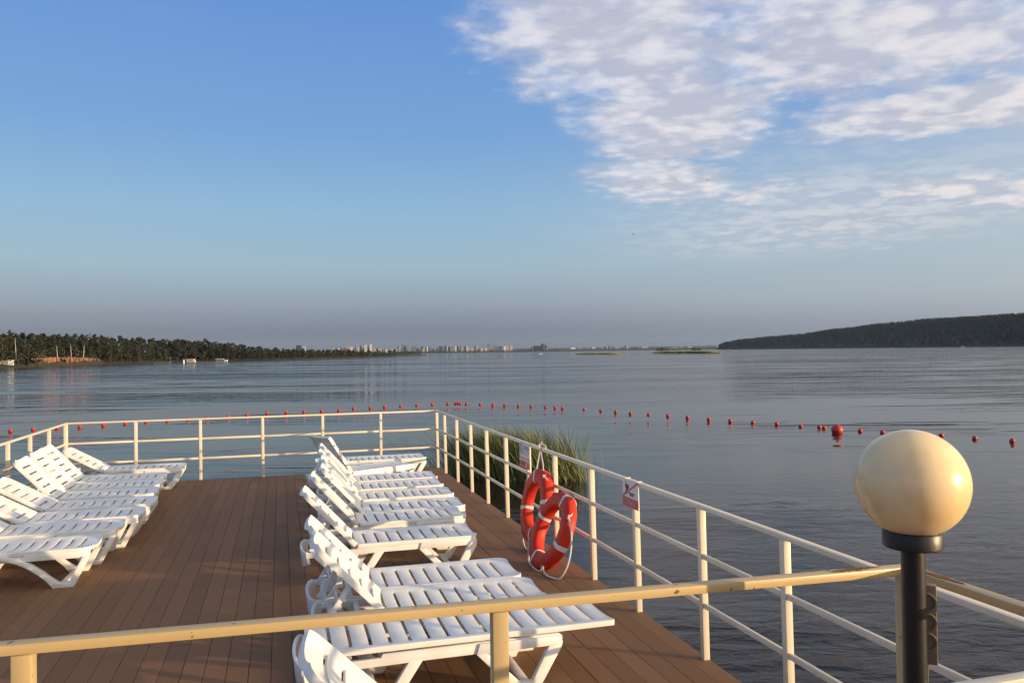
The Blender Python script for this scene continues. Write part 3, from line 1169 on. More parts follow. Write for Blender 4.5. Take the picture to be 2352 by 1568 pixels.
GL = {'З': [[(0, 1), (.7, 1), (.9, .8), (.7, .55), (.3, .55)], [(.7, .55), (1, .3), (.7, 0), (0, 0)]],
      'А': [[(0, 0), (.5, 1), (1, 0)], [(.2, .33), (.8, .33)]],
      'П': [[(0, 0), (0, 1), (1, 1), (1, 0)]],
      'Р': [[(0, 0), (0, 1), (.8, 1), (1, .75), (.8, .5), (0, .5)]],
      'Е': [[(1, 1), (0, 1), (0, 0), (1, 0)], [(0, .5), (.8, .5)]],
      'Щ': [[(0, 1), (0, 0), (1, 0), (1, 1)], [(.5, 0), (.5, 1)], [(1, 0), (1.15, 0), (1.15, -.2)]],
      'Н': [[(0, 0), (0, 1)], [(1, 0), (1, 1)], [(0, .5), (1, .5)]],
      'О': [[(.3, 0), (0, .3), (0, .7), (.3, 1), (.7, 1), (1, .7), (1, .3), (.7, 0), (.3, 0)]],
      '!': [[(.5, 1), (.5, .35)], [(.5, .1), (.5, 0)]]}

s2, T = sign_root('white and red no diving sign reading prohibited, on the railing right of the lifebuoys', 6.433, 6.116, 0.872, 1.105, XR - 0.049)
m = MB(); poly_mark(m, T, [(0, 0), (1, 0), (1, .34), (0, .34)], 1)
stroke(m, T, [(0.03, .36), (.98, .97)], 0.055, 1.5, 1.35)
m.build('red_field', SIGNR, s2, recalc=False)
m = MB()
for (pts, wd_) in [([(.20, .92), (.26, .80), (.30, .70)], .035), ([(.22, .76), (.30, .66)], .10), ([(.36, .78), (.38, .70)], .07),
                   ([(.30, .66), (.22, .55), (.26, .47)], .045), ([(.14, .475), (.27, .455)], .03)]:
    stroke(m, T, pts, wd_, 1, 1.35)
for v_ in (.52, .445):
    stroke(m, T, [(.40 + .06 * (1 if v_ < .5 else 0) + i * .045, v_ + (.02 if i % 2 else -.02)) for i in range(9 if v_ > .5 else 6)], 0.028, 1, 1.35)
m.build('diver_symbol', SIGNK, s2, recalc=False)
m = MB()
txt = 'ЗАПРЕЩЕНО!'
for i, ch in enumerate(txt):
    for st_ in GL[ch]:
        stroke(m, T, [(0.06 + i * 0.090 + a_ * 0.058, 0.085 + b_ * 0.125) for a_, b_ in st_], 0.017, 2, 1.35)
for i in range(16):
    if i not in (6, 9):
        stroke(m, T, [(.07 + i * .054, .26), (.095 + i * .054, .26 + .028)], 0.014, 2, 1.35)
m.build('lettering', SIGNP, s2, recalc=False)

s1_, T = sign_root('white and red sign with a no swimming symbol, on the railing left of the lifebuoys', 9.56, 9.14, 0.79, 1.09, XR - 0.049)
m = MB(); poly_mark(m, T, [(0, 0), (1, 0), (1, .42), (0, .42)], 1)
m.build('red_field', SIGNR, s1_, recalc=False)
m = MB()
poly_mark(m, T, [(0, .26), (.45, .30), (1, .24), (1, .38), (.5, .40), (0, .37)], 2)
poly_mark(m, T, [(.62, .05), (.72, .05), (.72, .22), (.62, .22)], 2)
m.build('painted_sun_patch', SIGNP, s1_, recalc=False)  # bright sun spot on the lower sign, painted as pale shapes over the red
m = MB()
stroke(m, T, [(.20 + .15 * cos(2 * pi * k / 20), .74 + .15 * 1.4 * sin(2 * pi * k / 20)) for k in range(21)], .030, 1, 1.35)
stroke(m, T, [(.10, .88), (.30, .60)], .028, 1, 1.35)
stroke(m, T, [(.20, .82), (.17, .74), (.24, .70)], .05, 1.4, 1.35)
stroke(m, T, [(.12, .65), (.18, .67), (.23, .65), (.29, .67)], .025, 1.4, 1.35)
for v_, wd_ in ((.86, .05), (.78, .05), (.68, .025), (.60, .02), (.54, .02)):
    u_ = .42
    rr2 = random.Random(int(v_ * 100))
    while u_ < .90:
        l_ = rr2.uniform(.04, .12)
        stroke(m, T, [(u_, v_), (min(u_ + l_, .94), v_)], wd_, 1, 1.35)
        u_ += l_ + .045
m.build('swimmer_symbol', SIGNG, s1_, recalc=False)
m = MB()
for v_ in (.20, .13):
    stroke(m, T, [(.12, v_), (.55, v_)], .05, 2, 1.35)
m.build('lettering', mat('sign_dark_red', (0.22, 0.015, 0.02), 0.5), s1_, recalc=False)

# ------------------------------------------------------------------ lamp
LX, LY = 1.600, 1.749
lamp = empty('globe_lamp', (LX, LY, 0.586))
tag(lamp, 'cream globe lamp on a black post beside the foreground railing corner', 'lamp')
zc_ = 1.846 - 0.586
RG = 0.141
prof = []
for k in range(0, 41):
    a_ = -pi / 2 + 0.44 + (pi - 0.44) * k / 40
    prof.append((max(0.0005, RG * cos(a_)), zc_ + RG * sin(a_)))
GM = bpy.data.materials.new('opal_globe')
GM.use_nodes = True
gn = GM.node_tree
gb = gn.nodes['Principled BSDF']
gb.inputs['Base Color'].default_value = (0.80, 0.66, 0.44, 1)
gb.inputs['Roughness'].default_value = 0.22
gb.inputs['Subsurface Weight'].default_value = 0.6
gb.inputs['Subsurface Radius'].default_value = (0.09, 0.07, 0.045)
gb.inputs['Subsurface Scale'].default_value = 1.0
gt = gn.nodes.new('ShaderNodeTexCoord')
g1 = gn.nodes.new('ShaderNodeTexNoise'); g1.inputs['Scale'].default_value = 7; g1.inputs['Detail'].default_value = 8
gn.links.new(gt.outputs['Object'], g1.inputs['Vector'])
gr = gn.nodes.new('ShaderNodeValToRGB')
gr.color_ramp.elements[0].position = 0.25; gr.color_ramp.elements[0].color = (0.70, 0.49, 0.23, 1)
gr.color_ramp.elements[1].position = 0.5; gr.color_ramp.elements[1].color = (0.84, 0.66, 0.38, 1)
gn.links.new(g1.outputs['Fac'], gr.inputs['Fac'])
gn.links.new(gr.outputs['Color'], gb.inputs['Base Color'])
MB().lathe(prof, n=64).build('globe', GM, lamp, smooth=True)
zb = zc_ - RG * cos(0.44)
MB().lathe([(0.0, zb - 0.040), (0.070, zb - 0.040), (0.074, zb - 0.036), (0.074, zb + 0.000), (0.070, zb + 0.006), (0.064, zb + 0.008), (0.060, zb + 0.004), (0.0, zb + 0.002)], n=48).build('collar', BLACKMET, lamp, smooth=True)
MB().lathe([(0.0, 0.0), (0.055, 0.0), (0.055, 0.008), (0.0295, 0.010), (0.0295, zb - 0.041), (0.0, zb - 0.041)], n=40).build('post', BLACKMET, lamp, smooth=True)
# triple round socket strip on the far side of the post
vd = Vector((LX, LY, 0)).normalized()
vr = Vector((vd.y, -vd.x, 0))
ss = empty('socket_strip', (0, 0, 0))
COL.objects.unlink(ss); bpy.data.objects.remove(ss)
cS = vd * 0.048 + vr * 0.0285
m = MB()
m.bar(cS + Vector((0, 0, 0.775)), cS + Vector((0, 0, 0.985)), 0.052, 0.026, up=tuple(vd))
m.bar(cS + Vector((0, 0, 0.70)) - vr * 0.010, cS + Vector((0, 0, 0.775)) - vr * 0.006, 0.022, 0.020, up=tuple(vd))
m.bar(cS - vr * 0.04 - vd * 0.012 + Vector((0, 0, 0.88)), cS - vd * 0.005 + Vector((0, 0, 0.88)), 0.03, 0.02, up=(0, 0, 1))
strip = m.build('socket_strip', BROWNPL, lamp, bevel=0.003)
for zz in (0.838, 0.890, 0.943):
    c0 = cS - vd * 0.0135 + Vector((0, 0, zz)) + vr * 0.002
    n_ = 28
    vs, fs = [], []
    for (rad, dpt) in ((0.0235, 0.0), (0.0235, 0.010), (0.0195, 0.010), (0.0185, 0.004), (0.001, 0.004)):
        for q in range(n_):
            vs.append(c0 + vr * (rad * cos(2 * pi * q / n_)) + Vector((0, 0, rad * sin(2 * pi * q / n_))) - vd * dpt)
    for i in range(4):
        for q in range(n_):
            fs.append((i * n_ + q, i * n_ + (q + 1) % n_, (i + 1) * n_ + (q + 1) % n_, (i + 1) * n_ + q))
    MB().add(vs, fs).build('socket', BROWNPL, strip, smooth=True)

# ------------------------------------------------------------------ buoys
BP = [(24, 988), (76, 984), (131, 981), (183, 978), (237, 975), (288, 971), (335, 966), (384, 963), (432, 960), (476, 958), (524, 955),
      (567, 951), (613, 947), (657, 945), (698, 943), (738, 941), (778, 940), (812, 936), (850, 934), (883, 932), (920, 930), (957, 928),
      (993, 926), (1028, 925), (1046, 924), (1052, 923), (1057, 924), (1071, 925), (1103, 926), (1132, 927), (1159, 928), (1191, 930),
      (1220, 931), (1253, 933), (1275, 934.5), (1292, 936), (1342, 938), (1380, 941), (1414, 944), (1448, 947), (1490, 950), (1534, 953),
      (1579, 957), (1628, 961), (1677, 965), (1729, 968), (1784, 972), (1839, 977), (1882, 979.5), (1893, 981), (1976, 987.5), (2027, 991),
      (2090, 995), (2162, 999), (2239, 1005), (2325, 1011)]


def buoy_mesh(R, name):
    m = MB()
    pr = []
    for k in range(13):
        a_ = -pi / 2 + pi * k / 12
        pr.append((max(0.0004, R * cos(a_)), R * sin(a_) * 0.97))
    m.lathe(pr, n=18)
    m.lathe([(R * 1.012, -0.10 * R), (R * 1.03, 0), (R * 1.012, 0.10 * R)], n=18, mi=0)
    m.tube([(0, 0, R * 0.9), (0, 0, R * 1.12)], R * 0.12, 8)
    return m.build(name, BUOY, smooth=True)


proto = None
prev = None
line_pts = []
for i, (px, py) in enumerate(BP):
    p = at_z(px, py + 3.2, WATER)
    if proto is None:
        o = proto = buoy_mesh(0.095, 'marker_buoy')
    else:
        o = proto.copy()
        COL.objects.link(o)
    o.location = (p.x, p.y, WATER + random.uniform(0.035, 0.06))
    o.rotation_euler = (random.uniform(-.3, .3), random.uniform(-.3, .3), random.uniform(0, 6))
    tag(o, 'small round red float in the line of floats on the lake', 'buoy', 'small red floats closing off the swimming area')
    line_pts.append(p)
p = at_z(1923, 994, WATER)
o = buoy_mesh(0.235, 'marker_buoy')
o.location = (p.x, p.y, WATER + 0.13)
tag(o, 'big red ball float, largest of the float line', 'buoy')
line_pts.insert(50, p)
pts = []
for a_, b_ in zip(line_pts[:-1], line_pts[1:]):
    for k in range(3):
        s = k / 3
        q = a_.lerp(b_, s)
        pts.append((q.x, q.y, WATER - 0.006 - 0.05 * sin(pi * s)))
tag(MB().tube(pts, 0.010, 5).build('float_line', BUOYD), 'dark line stringing the red floats together at the water surface', 'rope')

# ------------------------------------------------------------------ reeds
def reeds(n, spots, hmin, hmax, lean, seed, wid=0.011):
    r_ = random.Random(seed)
    m = MB()
    for _ in range(n):
        x_, y_ = spots(r_)
        h = r_.uniform(hmin, hmax) * (0.8 + 0.2 * r_.random())
        la = r_.gauss(lean[0], lean[1])
        lb = r_.gauss(0, 0.12)
        tw = r_.uniform(0, pi)
        w = wid * r_.uniform(0.7, 1.3)
        wx, wy = cos(tw) * w / 2, sin(tw) * w / 2
        k = 5
        bend = r_.uniform(0, 0.5) ** 2 * 1.2 * (1 if la > 0 else -1)
        vs, fs = [], []
        for i in range(k):
            s = i / (k - 1)
            ox = la * h * s + bend * h * s * s * s * 0.6
            oy = lb * h * s
            oz = h * s * (1 - 0.25 * abs(bend) * s * s)
            q = 1 - 0.85 * s ** 2
            vs += [(x_ + ox - wx * q, y_ + oy - wy * q, WATER - 0.05 + oz), (x_ + ox + wx * q, y_ + oy + wy * q, WATER - 0.05 + oz)]
        for i in range(k - 1):
            fs.append((2 * i, 2 * i + 1, 2 * i + 3, 2 * i + 2))
        m.add(vs, fs)
    return m


def clump(r_):
    while True:
        a_, b_ = r_.gauss(0, 0.55), r_.gauss(0, 0.6)
        if abs(a_) < 1.25 and abs(b_) < 1.4:
            break
    return 6.5 + a_ * 1.40 + b_ * 0.2, 22.4 - a_ * 0.9 + b_ * 0.8


m = reeds(5200, clump, 0.75, 1.70, (-0.30, 0.22), 5, 0.018)
m2 = reeds(70, lambda r_: (8.0 + r_.gauss(0, .35), 21.5 + r_.gauss(0, .5)), 0.7, 1.5, (0.0, 0.12), 6)
m.add(m2.v, m2.f)
m2 = reeds(160, lambda r_: (4.6 + r_.gauss(0, .45), 23.6 + r_.gauss(0, .6)), 0.4, 1.2, (-0.55, 0.35), 8)
m.add(m2.v, m2.f)
tag(m.build('reeds', REED, recalc=False), kind='stuff')
# floating blades
m = MB()
r_ = random.Random(11)
for _ in range(26):
    q = at_z(r_.uniform(900, 1010), r_.uniform(1000, 1052), WATER)
    a_ = r_.uniform(0, pi); l = r_.uniform(.08, .35)
    d = Vector((cos(a_), sin(a_), 0)) * l; n_ = Vector((-sin(a_), cos(a_), 0)) * 0.012
    z_ = Vector((0, 0, 0.004)); up = Vector((0, 0, r_.uniform(0, .12)))
    m.add([q - d - n_ + z_, q - d + n_ + z_, q + d + n_ + z_ + up, q + d - n_ + z_ + up], [(0, 1, 2, 3)])
tag(m.build('floating_reeds', REED, recalc=False), kind='stuff')


# ------------------------------------------------------------------ trees
def crown_mesh(kind, seed, n):
    """unit height 1: leaf clumps between z 0.15 and 1"""
    r_ = random.Random(seed)
    m = MB()
    lobes = []
    if kind == 'pine':
        for i in range(9):
            z_ = 0.26 + 0.68 * i / 8
            rad = 0.20 * (1.05 - ((z_ - 0.26) / 0.77) ** 1.6) + 0.05
            a_ = r_.uniform(0, 2 * pi)
            lobes.append((cos(a_) * rad * 0.6, sin(a_) * rad * 0.6, z_, rad * r_.uniform(.7, 1.1), 0.06))
    else:
        for i in range(11):
            z_ = r_.uniform(0.16, 0.90)
            rad = 0.20 * sin(pi * min(1, (z_ - 0.10) / 0.92)) ** 0.7
            a_ = r_.uniform(0, 2 * pi)
            lobes.append((cos(a_) * rad * .8, sin(a_) * rad * .8, z_, r_.uniform(.07, .13), r_.uniform(.07, .12)))
    for i in range(n):
        cx, cy, cz, rr_, rz_ = r_.choice(lobes)
        while True:
            d = Vector((r_.gauss(0, 1), r_.gauss(0, 1), r_.gauss(0, 1)))
            if d.length > 0.1:
                break
        d.normalize()
        q = r_.uniform(0.55, 1.05)
        c = Vector((cx + d.x * rr_ * q, cy + d.y * rr_ * q, cz + d.z * rz_ * q))
        s = r_.uniform(0.014, 0.032)
        nv = (d + Vector((r_.gauss(0, .5), r_.gauss(0, .5), r_.gauss(0.2, .5)))).normalized()
        t_ = nv.cross(Vector((0, 0, 1)))
        if t_.length < .1:
            t_ = Vector((1, 0, 0))
        t_.normalize()
        b_ = nv.cross(t_)
        k = 5
        off_ = r_.uniform(0, 6)
        vs = [c + t_ * (s * cos(off_ + 2 * pi * q_ / k) * r_.uniform(.6, 1.3)) + b_ * (s * sin(off_ + 2 * pi * q_ / k) * r_.uniform(.6, 1.3)) for q_ in range(k)]
        m.add(vs, [tuple(range(k))])
    return m


def trunk_mesh(kind, seed):
    r_ = random.Random(seed)
    m = MB()
    bx = r_.uniform(-.02, .02)
    m.tube([(0, 0, -0.05), (bx * .5, 0, 0.3), (bx, 0.01, 0.6), (bx * 1.2, 0, 0.88)], [0.016, 0.013, 0.009, 0.003], 6)
    for i in range(6):
        z_ = r_.uniform(.35, .75); a_ = r_.uniform(0, 2 * pi); l = r_.uniform(.07, .14)
        m.tube([(bx * z_, 0, z_), (bx * z_ + cos(a_) * l, sin(a_) * l, z_ + l * .6)], [0.006, 0.002], 5)
    return m


def shore_tab(tab, px):
    for (a_, *va), (b_, *vb) in zip(tab[:-1], tab[1:]):
        if px <= b_ or (b_ == tab[-1][0]):
            s = (px - a_) / (b_ - a_)
            return [p_ + (q_ - p_) * s for p_, q_ in zip(va, vb)]


# px -> shoreline distance, treetop row
SH = [(-260, 215, 752), (0, 300, 759), (91, 340, 761), (140, 362, 766), (215, 388, 766.5), (268, 410, 769), (298, 425, 773.5), (320, 432, 770), (350, 450, 771),
      (386, 470, 775.5), (422, 480, 778), (476, 490, 781), (512, 495, 785.5), (560, 500, 790), (625, 508, 797), (700, 545, 801), (760, 590, 800), (800, 615, 802),
      (850, 680, 807), (900, 760, 812)]

crowns = {}
for i, kd in enumerate(('leafy', 'leafy', 'leafy', 'pine', 'pine', 'pine')):
    cm = crown_mesh(kd, 20 + i, 620 if kd == 'leafy' else 460)
    c_ = cm.build('crown', LEAF, recalc=False)
    t_ = trunk_mesh(kd, 40 + i).build('trunk', BARK)
    crowns[i] = (c_, t_)
    for q in (c_, t_):
        COL.objects.unlink(q)


def plant_tree(name, var, p, h, wfac, label, cat, group, leaf=None, bark=None):
    root = empty(name, p, random.uniform(0, 6.28))
    tag(root, label, cat, group)
    for q in crowns[var]:
        c = q.copy()
        COL.objects.link(c)
        c.parent = root
        c.scale = (h * wfac, h * wfac, h)
        if (leaf and q.name.startswith('crown')) or (bark and q.name.startswith('trunk')):
            c.data = c.data.copy()
            c.data.materials[0] = leaf if q.name.startswith('crown') else bark
    return root


def ground_h(px, back):
    """height of the land above the lake, back metres behind the shoreline"""
    bank = 1.0
    if 70 < px < 232:
        bank = 3.6
    return WATER + 0.3 + min(1.0, back / 6.0) * bank + max(0, min(back, 90) - 6) * 0.045 * max(0.0, 1 - max(0, px) / 560)


def shore_pt(px, back):
    d, top = shore_tab(SH, px)
    p = at_d(px, d + back * 1.0, 0)
    return p, d, top


rt = random.Random(77)
ntree = 0
px = -60.0
rows = [(5, 0.90), (14, 0.98), (26, 1.04)]
plist = []
for back, hf in rows:
    px = -60 + rt.random() * 10
    while px < 905:
        d, top = shore_tab(SH, px)
        if back == 5 and 76 < px < 228:
            px += 8
            continue
        plist.append((px, back, hf))
        px += (5.2 if back < 10 else 6.4) * F / (d + back) * rt.uniform(.7, 1.3) * (1.0 if back < 20 else 1.4)
for px, back, hf in plist:
    back2 = back + rt.uniform(-2.5, 3) if back > 5 else back + rt.uniform(-1.5, 3)
    d, top = shore_tab(SH, px)
    gz = ground_h(px, back2)
    p = at_d(px, d + back2, gz)
    ztop = CAM.z + ((807.4 - (px - 1176) * 0.01416) - top) / F * (d + back2)
    h = max(2.5, (ztop - gz)) * hf * rt.choice((.80, .9, .97, 1.0, 1.0, 1.03))
    var = rt.choice((0, 1, 2, 3, 4, 5, 1, 2))
    light = back < 8 and rt.random() < 0.10
    if light:
        h *= 0.6
    if var >= 3:
        plant_tree('pine_tree', var, p, h, rt.uniform(.9, 1.3), 'dark pine in the wood on the left shore', 'tree', 'pines along the left shore')
    elif light:
        plant_tree('broadleaf_tree', var, p, h, rt.uniform(1.1, 1.5), 'paler low tree at the waterline of the left shore', 'tree', 'pale low trees along the left shore', leaf=LEAFL)
    else:
        plant_tree('broadleaf_tree', var, p, h, rt.uniform(1.0, 1.5), 'dark leafy tree in the wood on the left shore', 'tree', 'leafy trees along the left shore')
    ntree += 1
print('TREES', ntree)
# the olive bush by the boathouse and birches above the clay bank
p = at_d(88, 338, WATER + 0.5)
plant_tree('broadleaf_tree', 1, p, 6.8, 1.8, 'olive green rounded tree between the white boathouse and the red bank', 'tree', None, leaf=LEAFL)
for px, top, bot, lb in ((37, 776, 802, 'birch with a pale trunk far left above the boathouse'), (132, 792, 819, 'leftmost pale birch trunk above the red clay bank'),
                         (164, 789, 817, 'middle pale birch trunk above the red clay bank'), (191, 788, 818, 'right leaning pale birch trunk above the red clay bank')):
    d, tp = shore_tab(SH, px)
    d += 7
    gz = ground_h(px, 7) if px > 60 else WATER + 4
    p = at_d(px, d, gz)
    hz_ = 807.4 - (px - 1176) * 0.01416
    z1 = EYE + (hz_ - top) / F * d
    root = empty('birch_tree', p)
    tag(root, lb, 'tree')
    lean_ = -0.35 if px != 191 else 0.5
    MB().tube([(0, 0, -.3), (lean_ * .7, 0.1, (z1 - gz) * .5), (lean_, 0.0, z1 - gz)], [.17, .14, .08], 7).build('trunk', BIRCH, root)
    c = crowns[0][0].copy()
    COL.objects.link(c)
    c.parent = root
    c.location = (lean_, 0.0, (z1 - gz) * 0.55)
    hh = (EYE + (hz_ - tp) / F * d - gz) - (z1 - gz) * 0.55
    c.scale = (hh * 1.1, hh * 1.1, hh)


# ------------------------------------------------------------------ left shore land, clay bank, deeper wood
vs, fs = [], []
backs = (-3, 0, 3, 8, 30, 80, 200)
pxs = [-260 + 20 * k for k in range(63)]
for px in pxs:
    q = min(px, 900)
    d, top = shore_tab(SH, q)
    if px > 900:
        d = 760 + (px - 900) * 3
    for bk in backs:
        z_ = WATER - 0.4 if bk < 0 else ground_h(px, bk) - 0.25
        if px > 905:
            z_ = min(z_, WATER + 0.6)
        p = at_d(px, d + bk, z_)
        vs.append(p)
n = len(backs)
for i in range(len(pxs) - 1):
    for j in range(n - 1):
        fs.append((i * n + j, (i + 1) * n + j, (i + 1) * n + j + 1, i * n + j + 1))
tag(MB().add(vs, fs).build('left_shore', SOIL), kind='structure')
# eroded red clay bank
vs, fs = [], []
r_ = random.Random(9)
cols = [72 + 2.2 * k for k in range(72)]
for k, px in enumerate(cols):
    d, top = shore_tab(SH, px)
    gap = 1.0
    if 138 < px < 152:
        gap = 0.35
    if px > 222 or px < 78:
        gap = 0.4
    zt_ = ground_h(px, 6) + r_.uniform(-.5, .25) - 1.3 * max(0, (px - 170) / 60)
    zb_ = WATER + 0.5 + 1.6 * abs(sin(px * 0.055 + 0.6)) + r_.uniform(-.35, .35)
    if gap < 1:
        zb_ = zt_ - (zt_ - zb_) * gap
    ds = d + 2.2 + 0.7 * sin(k * 1.3) + r_.uniform(-.4, .4)
    for j in range(6):
        s = j / 5
        vs.append(at_d(px, ds + s * 3.2 + r_.uniform(-.25, .25), zb_ + (zt_ - zb_) * s + (0.15 if j == 5 else 0)))
for k in range(len(cols) - 1):
    for j in range(5):
        fs.append((k * 6 + j, (k + 1) * 6 + j, (k + 1) * 6 + j + 1, k * 6 + j + 1))
tag(MB().add(vs, fs).build('clay_bank', CLAY, smooth=True), kind='structure')


def woods_mass(pts, seed, nleaf=26):
    """many small crowns in one mesh; pts (position, height, half width)"""
    r_ = random.Random(seed)
    vs, fs = [], []
    for p, h, w in pts:
        for _ in range(nleaf):
            t_ = r_.random()
            a_ = r_.uniform(0, 2 * pi)
            pr = w * (1.05 - t_ ** 1.6) * r_.uniform(.35, 1.0)
            c = Vector((p.x + cos(a_) * pr, p.y + sin(a_) * pr, p.z + h * (0.08 + 0.9 * t_)))
            s = h * r_.uniform(.06, .13)
            d1 = Vector((r_.gauss(0, 1), r_.gauss(0, 1), r_.gauss(0, .6))).normalized() * s
            d2 = Vector((r_.gauss(0, 1), r_.gauss(0, 1), r_.gauss(0, 1))).normalized() * s
            i = len(vs)
            vs += [c + d1, c + d2, c - d1, c - d2]
            fs.append((i, i + 1, i + 2, i + 3))
    return MB().add(vs, fs)


# undergrowth filling the wood between and behind the individual trees
pl = []
px = -70.0
while px < 905:
    d, top = shore_tab(SH, px)
    for bk in (3.0, 9, 18, 34, 44, 60):
        if bk < 4 and 74 < px < 230 and rt.random() < 0.25:
            continue
        q = px + rt.uniform(-8, 8)
        gz = ground_h(q, bk)
        p = at_d(q, d + bk, gz - .3)
        ztop = CAM.z + ((807.4 - (px - 1176) * 0.01416) - top) / F * (d + bk)
        h = (ztop - gz) * rt.uniform(.80, .99) if bk > 30 else rt.uniform(2.5, 7.0) if bk > 4 else (rt.uniform(.8, 2.2) if not 74 < px < 230 else rt.uniform(.5, 1.5))
        pl.append((p, max(h, 1.0), rt.uniform(2.0, 3.2) if bk > 4 else 1.6))
    px += 3.4 * F / (d + 20) * rt.uniform(.7, 1.3)
tag(woods_mass(pl, 4, 60).build('undergrowth', LEAF, recalc=False), kind='stuff')
# spit of wooded land reaching towards the town
pl = []
px = 880.0
while px < 978:
    d = 900 + (px - 880) * 4
    base = EYE + (807.4 - (px - 1176) * 0.01416 - 819) / F * d
    tops = 806 + 3 * abs(px - 935) / 35 if px > 905 else 812
    ztop = EYE + ((807.4 - (px - 1176) * 0.01416) - (tops if px < 968 else 813)) / F * d
    for bk in (0, 12):
        pl.append((at_d(px, d + bk, WATER), ztop - WATER, 3.2))
    px += 3.0 * F / d
tag(woods_mass(pl, 6, 50).build('spit_woods', LEAF, recalc=False), kind='stuff')

# ------------------------------------------------------------------ right hill
HT = [(1648, 2900, 803), (1652, 2880, 792), (1664, 2850, 786), (1694, 2780, 780), (1755, 2650, 773.5), (1847, 2480, 766), (1899, 2380, 757), (1969, 2240, 750),
      (2009, 2170, 743.5), (2061, 2080, 740), (2122, 1970, 732.5), (2244, 1750, 726.5), (2321, 1600, 721), (2352, 1545, 720), (2700, 1100, 700), (3000, 900, 690)]
vs, fs = [], []
trees = []
hp = [1646 + 10 * k for k in range(126)]
prof_ = [(-8, -0.02), (0, 0.0), (25, .10), (80, .30), (160, .55), (260, .78), (380, .95), (480, 1.0), (700, .9)]
TH = 15.0
for px in hp:
    d, top = shore_tab(HT, max(px, 1648))
    dd = d + 480
    ridge = EYE + (807.4 - (px - 1176) * 0.01416 - top) / F * dd - TH * .85 - WATER
    ridge = max(1.0, ridge)
    for bk, hh in prof_:
        vs.append(at_d(px, d + bk, WATER + ridge * hh if hh >= 0 else WATER - 2))
n = len(prof_)
for i in range(len(hp) - 1):
    for j in range(n - 1):
        fs.append((i * n + j, (i + 1) * n + j, (i + 1) * n + j + 1, i * n + j + 1))
tag(MB().add(vs, fs).build('hill', SOIL), kind='structure')
r_ = random.Random(31)
for _ in range(7600):
    px = r_.uniform(1650, 2440)
    d, top = shore_tab(HT, px)
    bk = r_.uniform(0, 1) ** 0.8 * 500
    ridge = max(1.0, EYE + (807.4 - (px - 1176) * 0.01416 - top) / F * (d + 480) - TH * .85 - WATER)
    for (b0, h0), (b1, h1) in zip(prof_[:-1], prof_[1:]):
        if b0 <= bk <= b1:
            hh = h0 + (h1 - h0) * (bk - b0) / (b1 - b0)
    tt = TH if ridge > 3 else TH * .5
    trees.append((at_d(px, d + bk, WATER + ridge * hh - 1), tt * r_.uniform(.7, 1.08), r_.uniform(3.5, 5.5)))
tag(woods_mass(trees, 12, 20).build('hill_woods', WOODS, recalc=False), kind='stuff')

# ------------------------------------------------------------------ far shore and town
def hor(px):
    return 807.4 - (px - 1176) * 0.01416


vs, fs = [], []
pxs = [560 + 40 * k for k in range(30)]
for k, px in enumerate(pxs):
    d0 = 3600 + 900 * (px - 560) / 1100
    for d_, z_ in ((d0, WATER - 1), (d0 + 15, WATER + 1), (5200, WATER + 8), (7000, WATER + 30)):
        vs.append(at_d(px, d_, z_))
for i in range(len(pxs) - 1):
    for j in range(3):
        fs.append((i * 4 + j, (i + 1) * 4 + j, (i + 1) * 4 + j + 1, i * 4 + j + 1))
tag(MB().add(vs, fs).build('far_shore', SOIL), kind='structure')
pl = []
r_ = random.Random(15)
for _ in range(2600):
    px = r_.uniform(600, 1660)
    d0 = 3600 + 900 * (px - 560) / 1100
    u_ = r_.random() ** 2
    d_ = d0 + 20 + u_ * 700
    pl.append((at_d(px, d_, WATER + 1 + 7 * (d_ - d0) / (5200 - d0)), r_.uniform(6, 13) * (0.75 if px > 1290 else 1.0), r_.uniform(6, 12)))
tag(woods_mass(pl, 3, 14).build('far_woods', WOODS, recalc=False), kind='stuff')


def facade(name, wall, win, sx=3.2, sz=3.0):
    m = bpy.data.materials.new(name)
    m.use_nodes = True
    nt_ = m.node_tree
    b_ = nt_.nodes['Principled BSDF']
    b_.inputs['Roughness'].default_value = 0.8
    t_ = nt_.nodes.new('ShaderNodeTexCoord')
    s_ = nt_.nodes.new('ShaderNodeSeparateXYZ')
    nt_.links.new(t_.outputs['Object'], s_.inputs[0])

    def band(sock, per, duty):
        a = nt_.nodes.new('ShaderNodeMath'); a.operation = 'DIVIDE'; a.inputs[1].default_value = per
        nt_.links.new(sock, a.inputs[0])
        f = nt_.nodes.new('ShaderNodeMath'); f.operation = 'FRACT'
        nt_.links.new(a.outputs[0], f.inputs[0])
        l = nt_.nodes.new('ShaderNodeMath'); l.operation = 'LESS_THAN'; l.inputs[1].default_value = duty
        nt_.links.new(f.outputs[0], l.inputs[0])
        return l.outputs[0]
    ad = nt_.nodes.new('ShaderNodeMath'); ad.operation = 'ADD'
    nt_.links.new(s_.outputs['X'], ad.inputs[0]); nt_.links.new(s_.outputs['Y'], ad.inputs[1])
    mu = nt_.nodes.new('ShaderNodeMath'); mu.operation = 'MULTIPLY'
    nt_.links.new(band(ad.outputs[0], sx, 0.45), mu.inputs[0])
    nt_.links.new(band(s_.outputs['Z'], sz, 0.5), mu.inputs[1])
    x_ = nt_.nodes.new('ShaderNodeMix'); x_.data_type = 'RGBA'
    x_.inputs['A'].default_value = (*wall, 1); x_.inputs['B'].default_value = (*win, 1)
    nt_.links.new(mu.outputs[0], x_.inputs['Factor'])
    nt_.links.new(x_.outputs['Result'], b_.inputs['Base Color'])
    return m


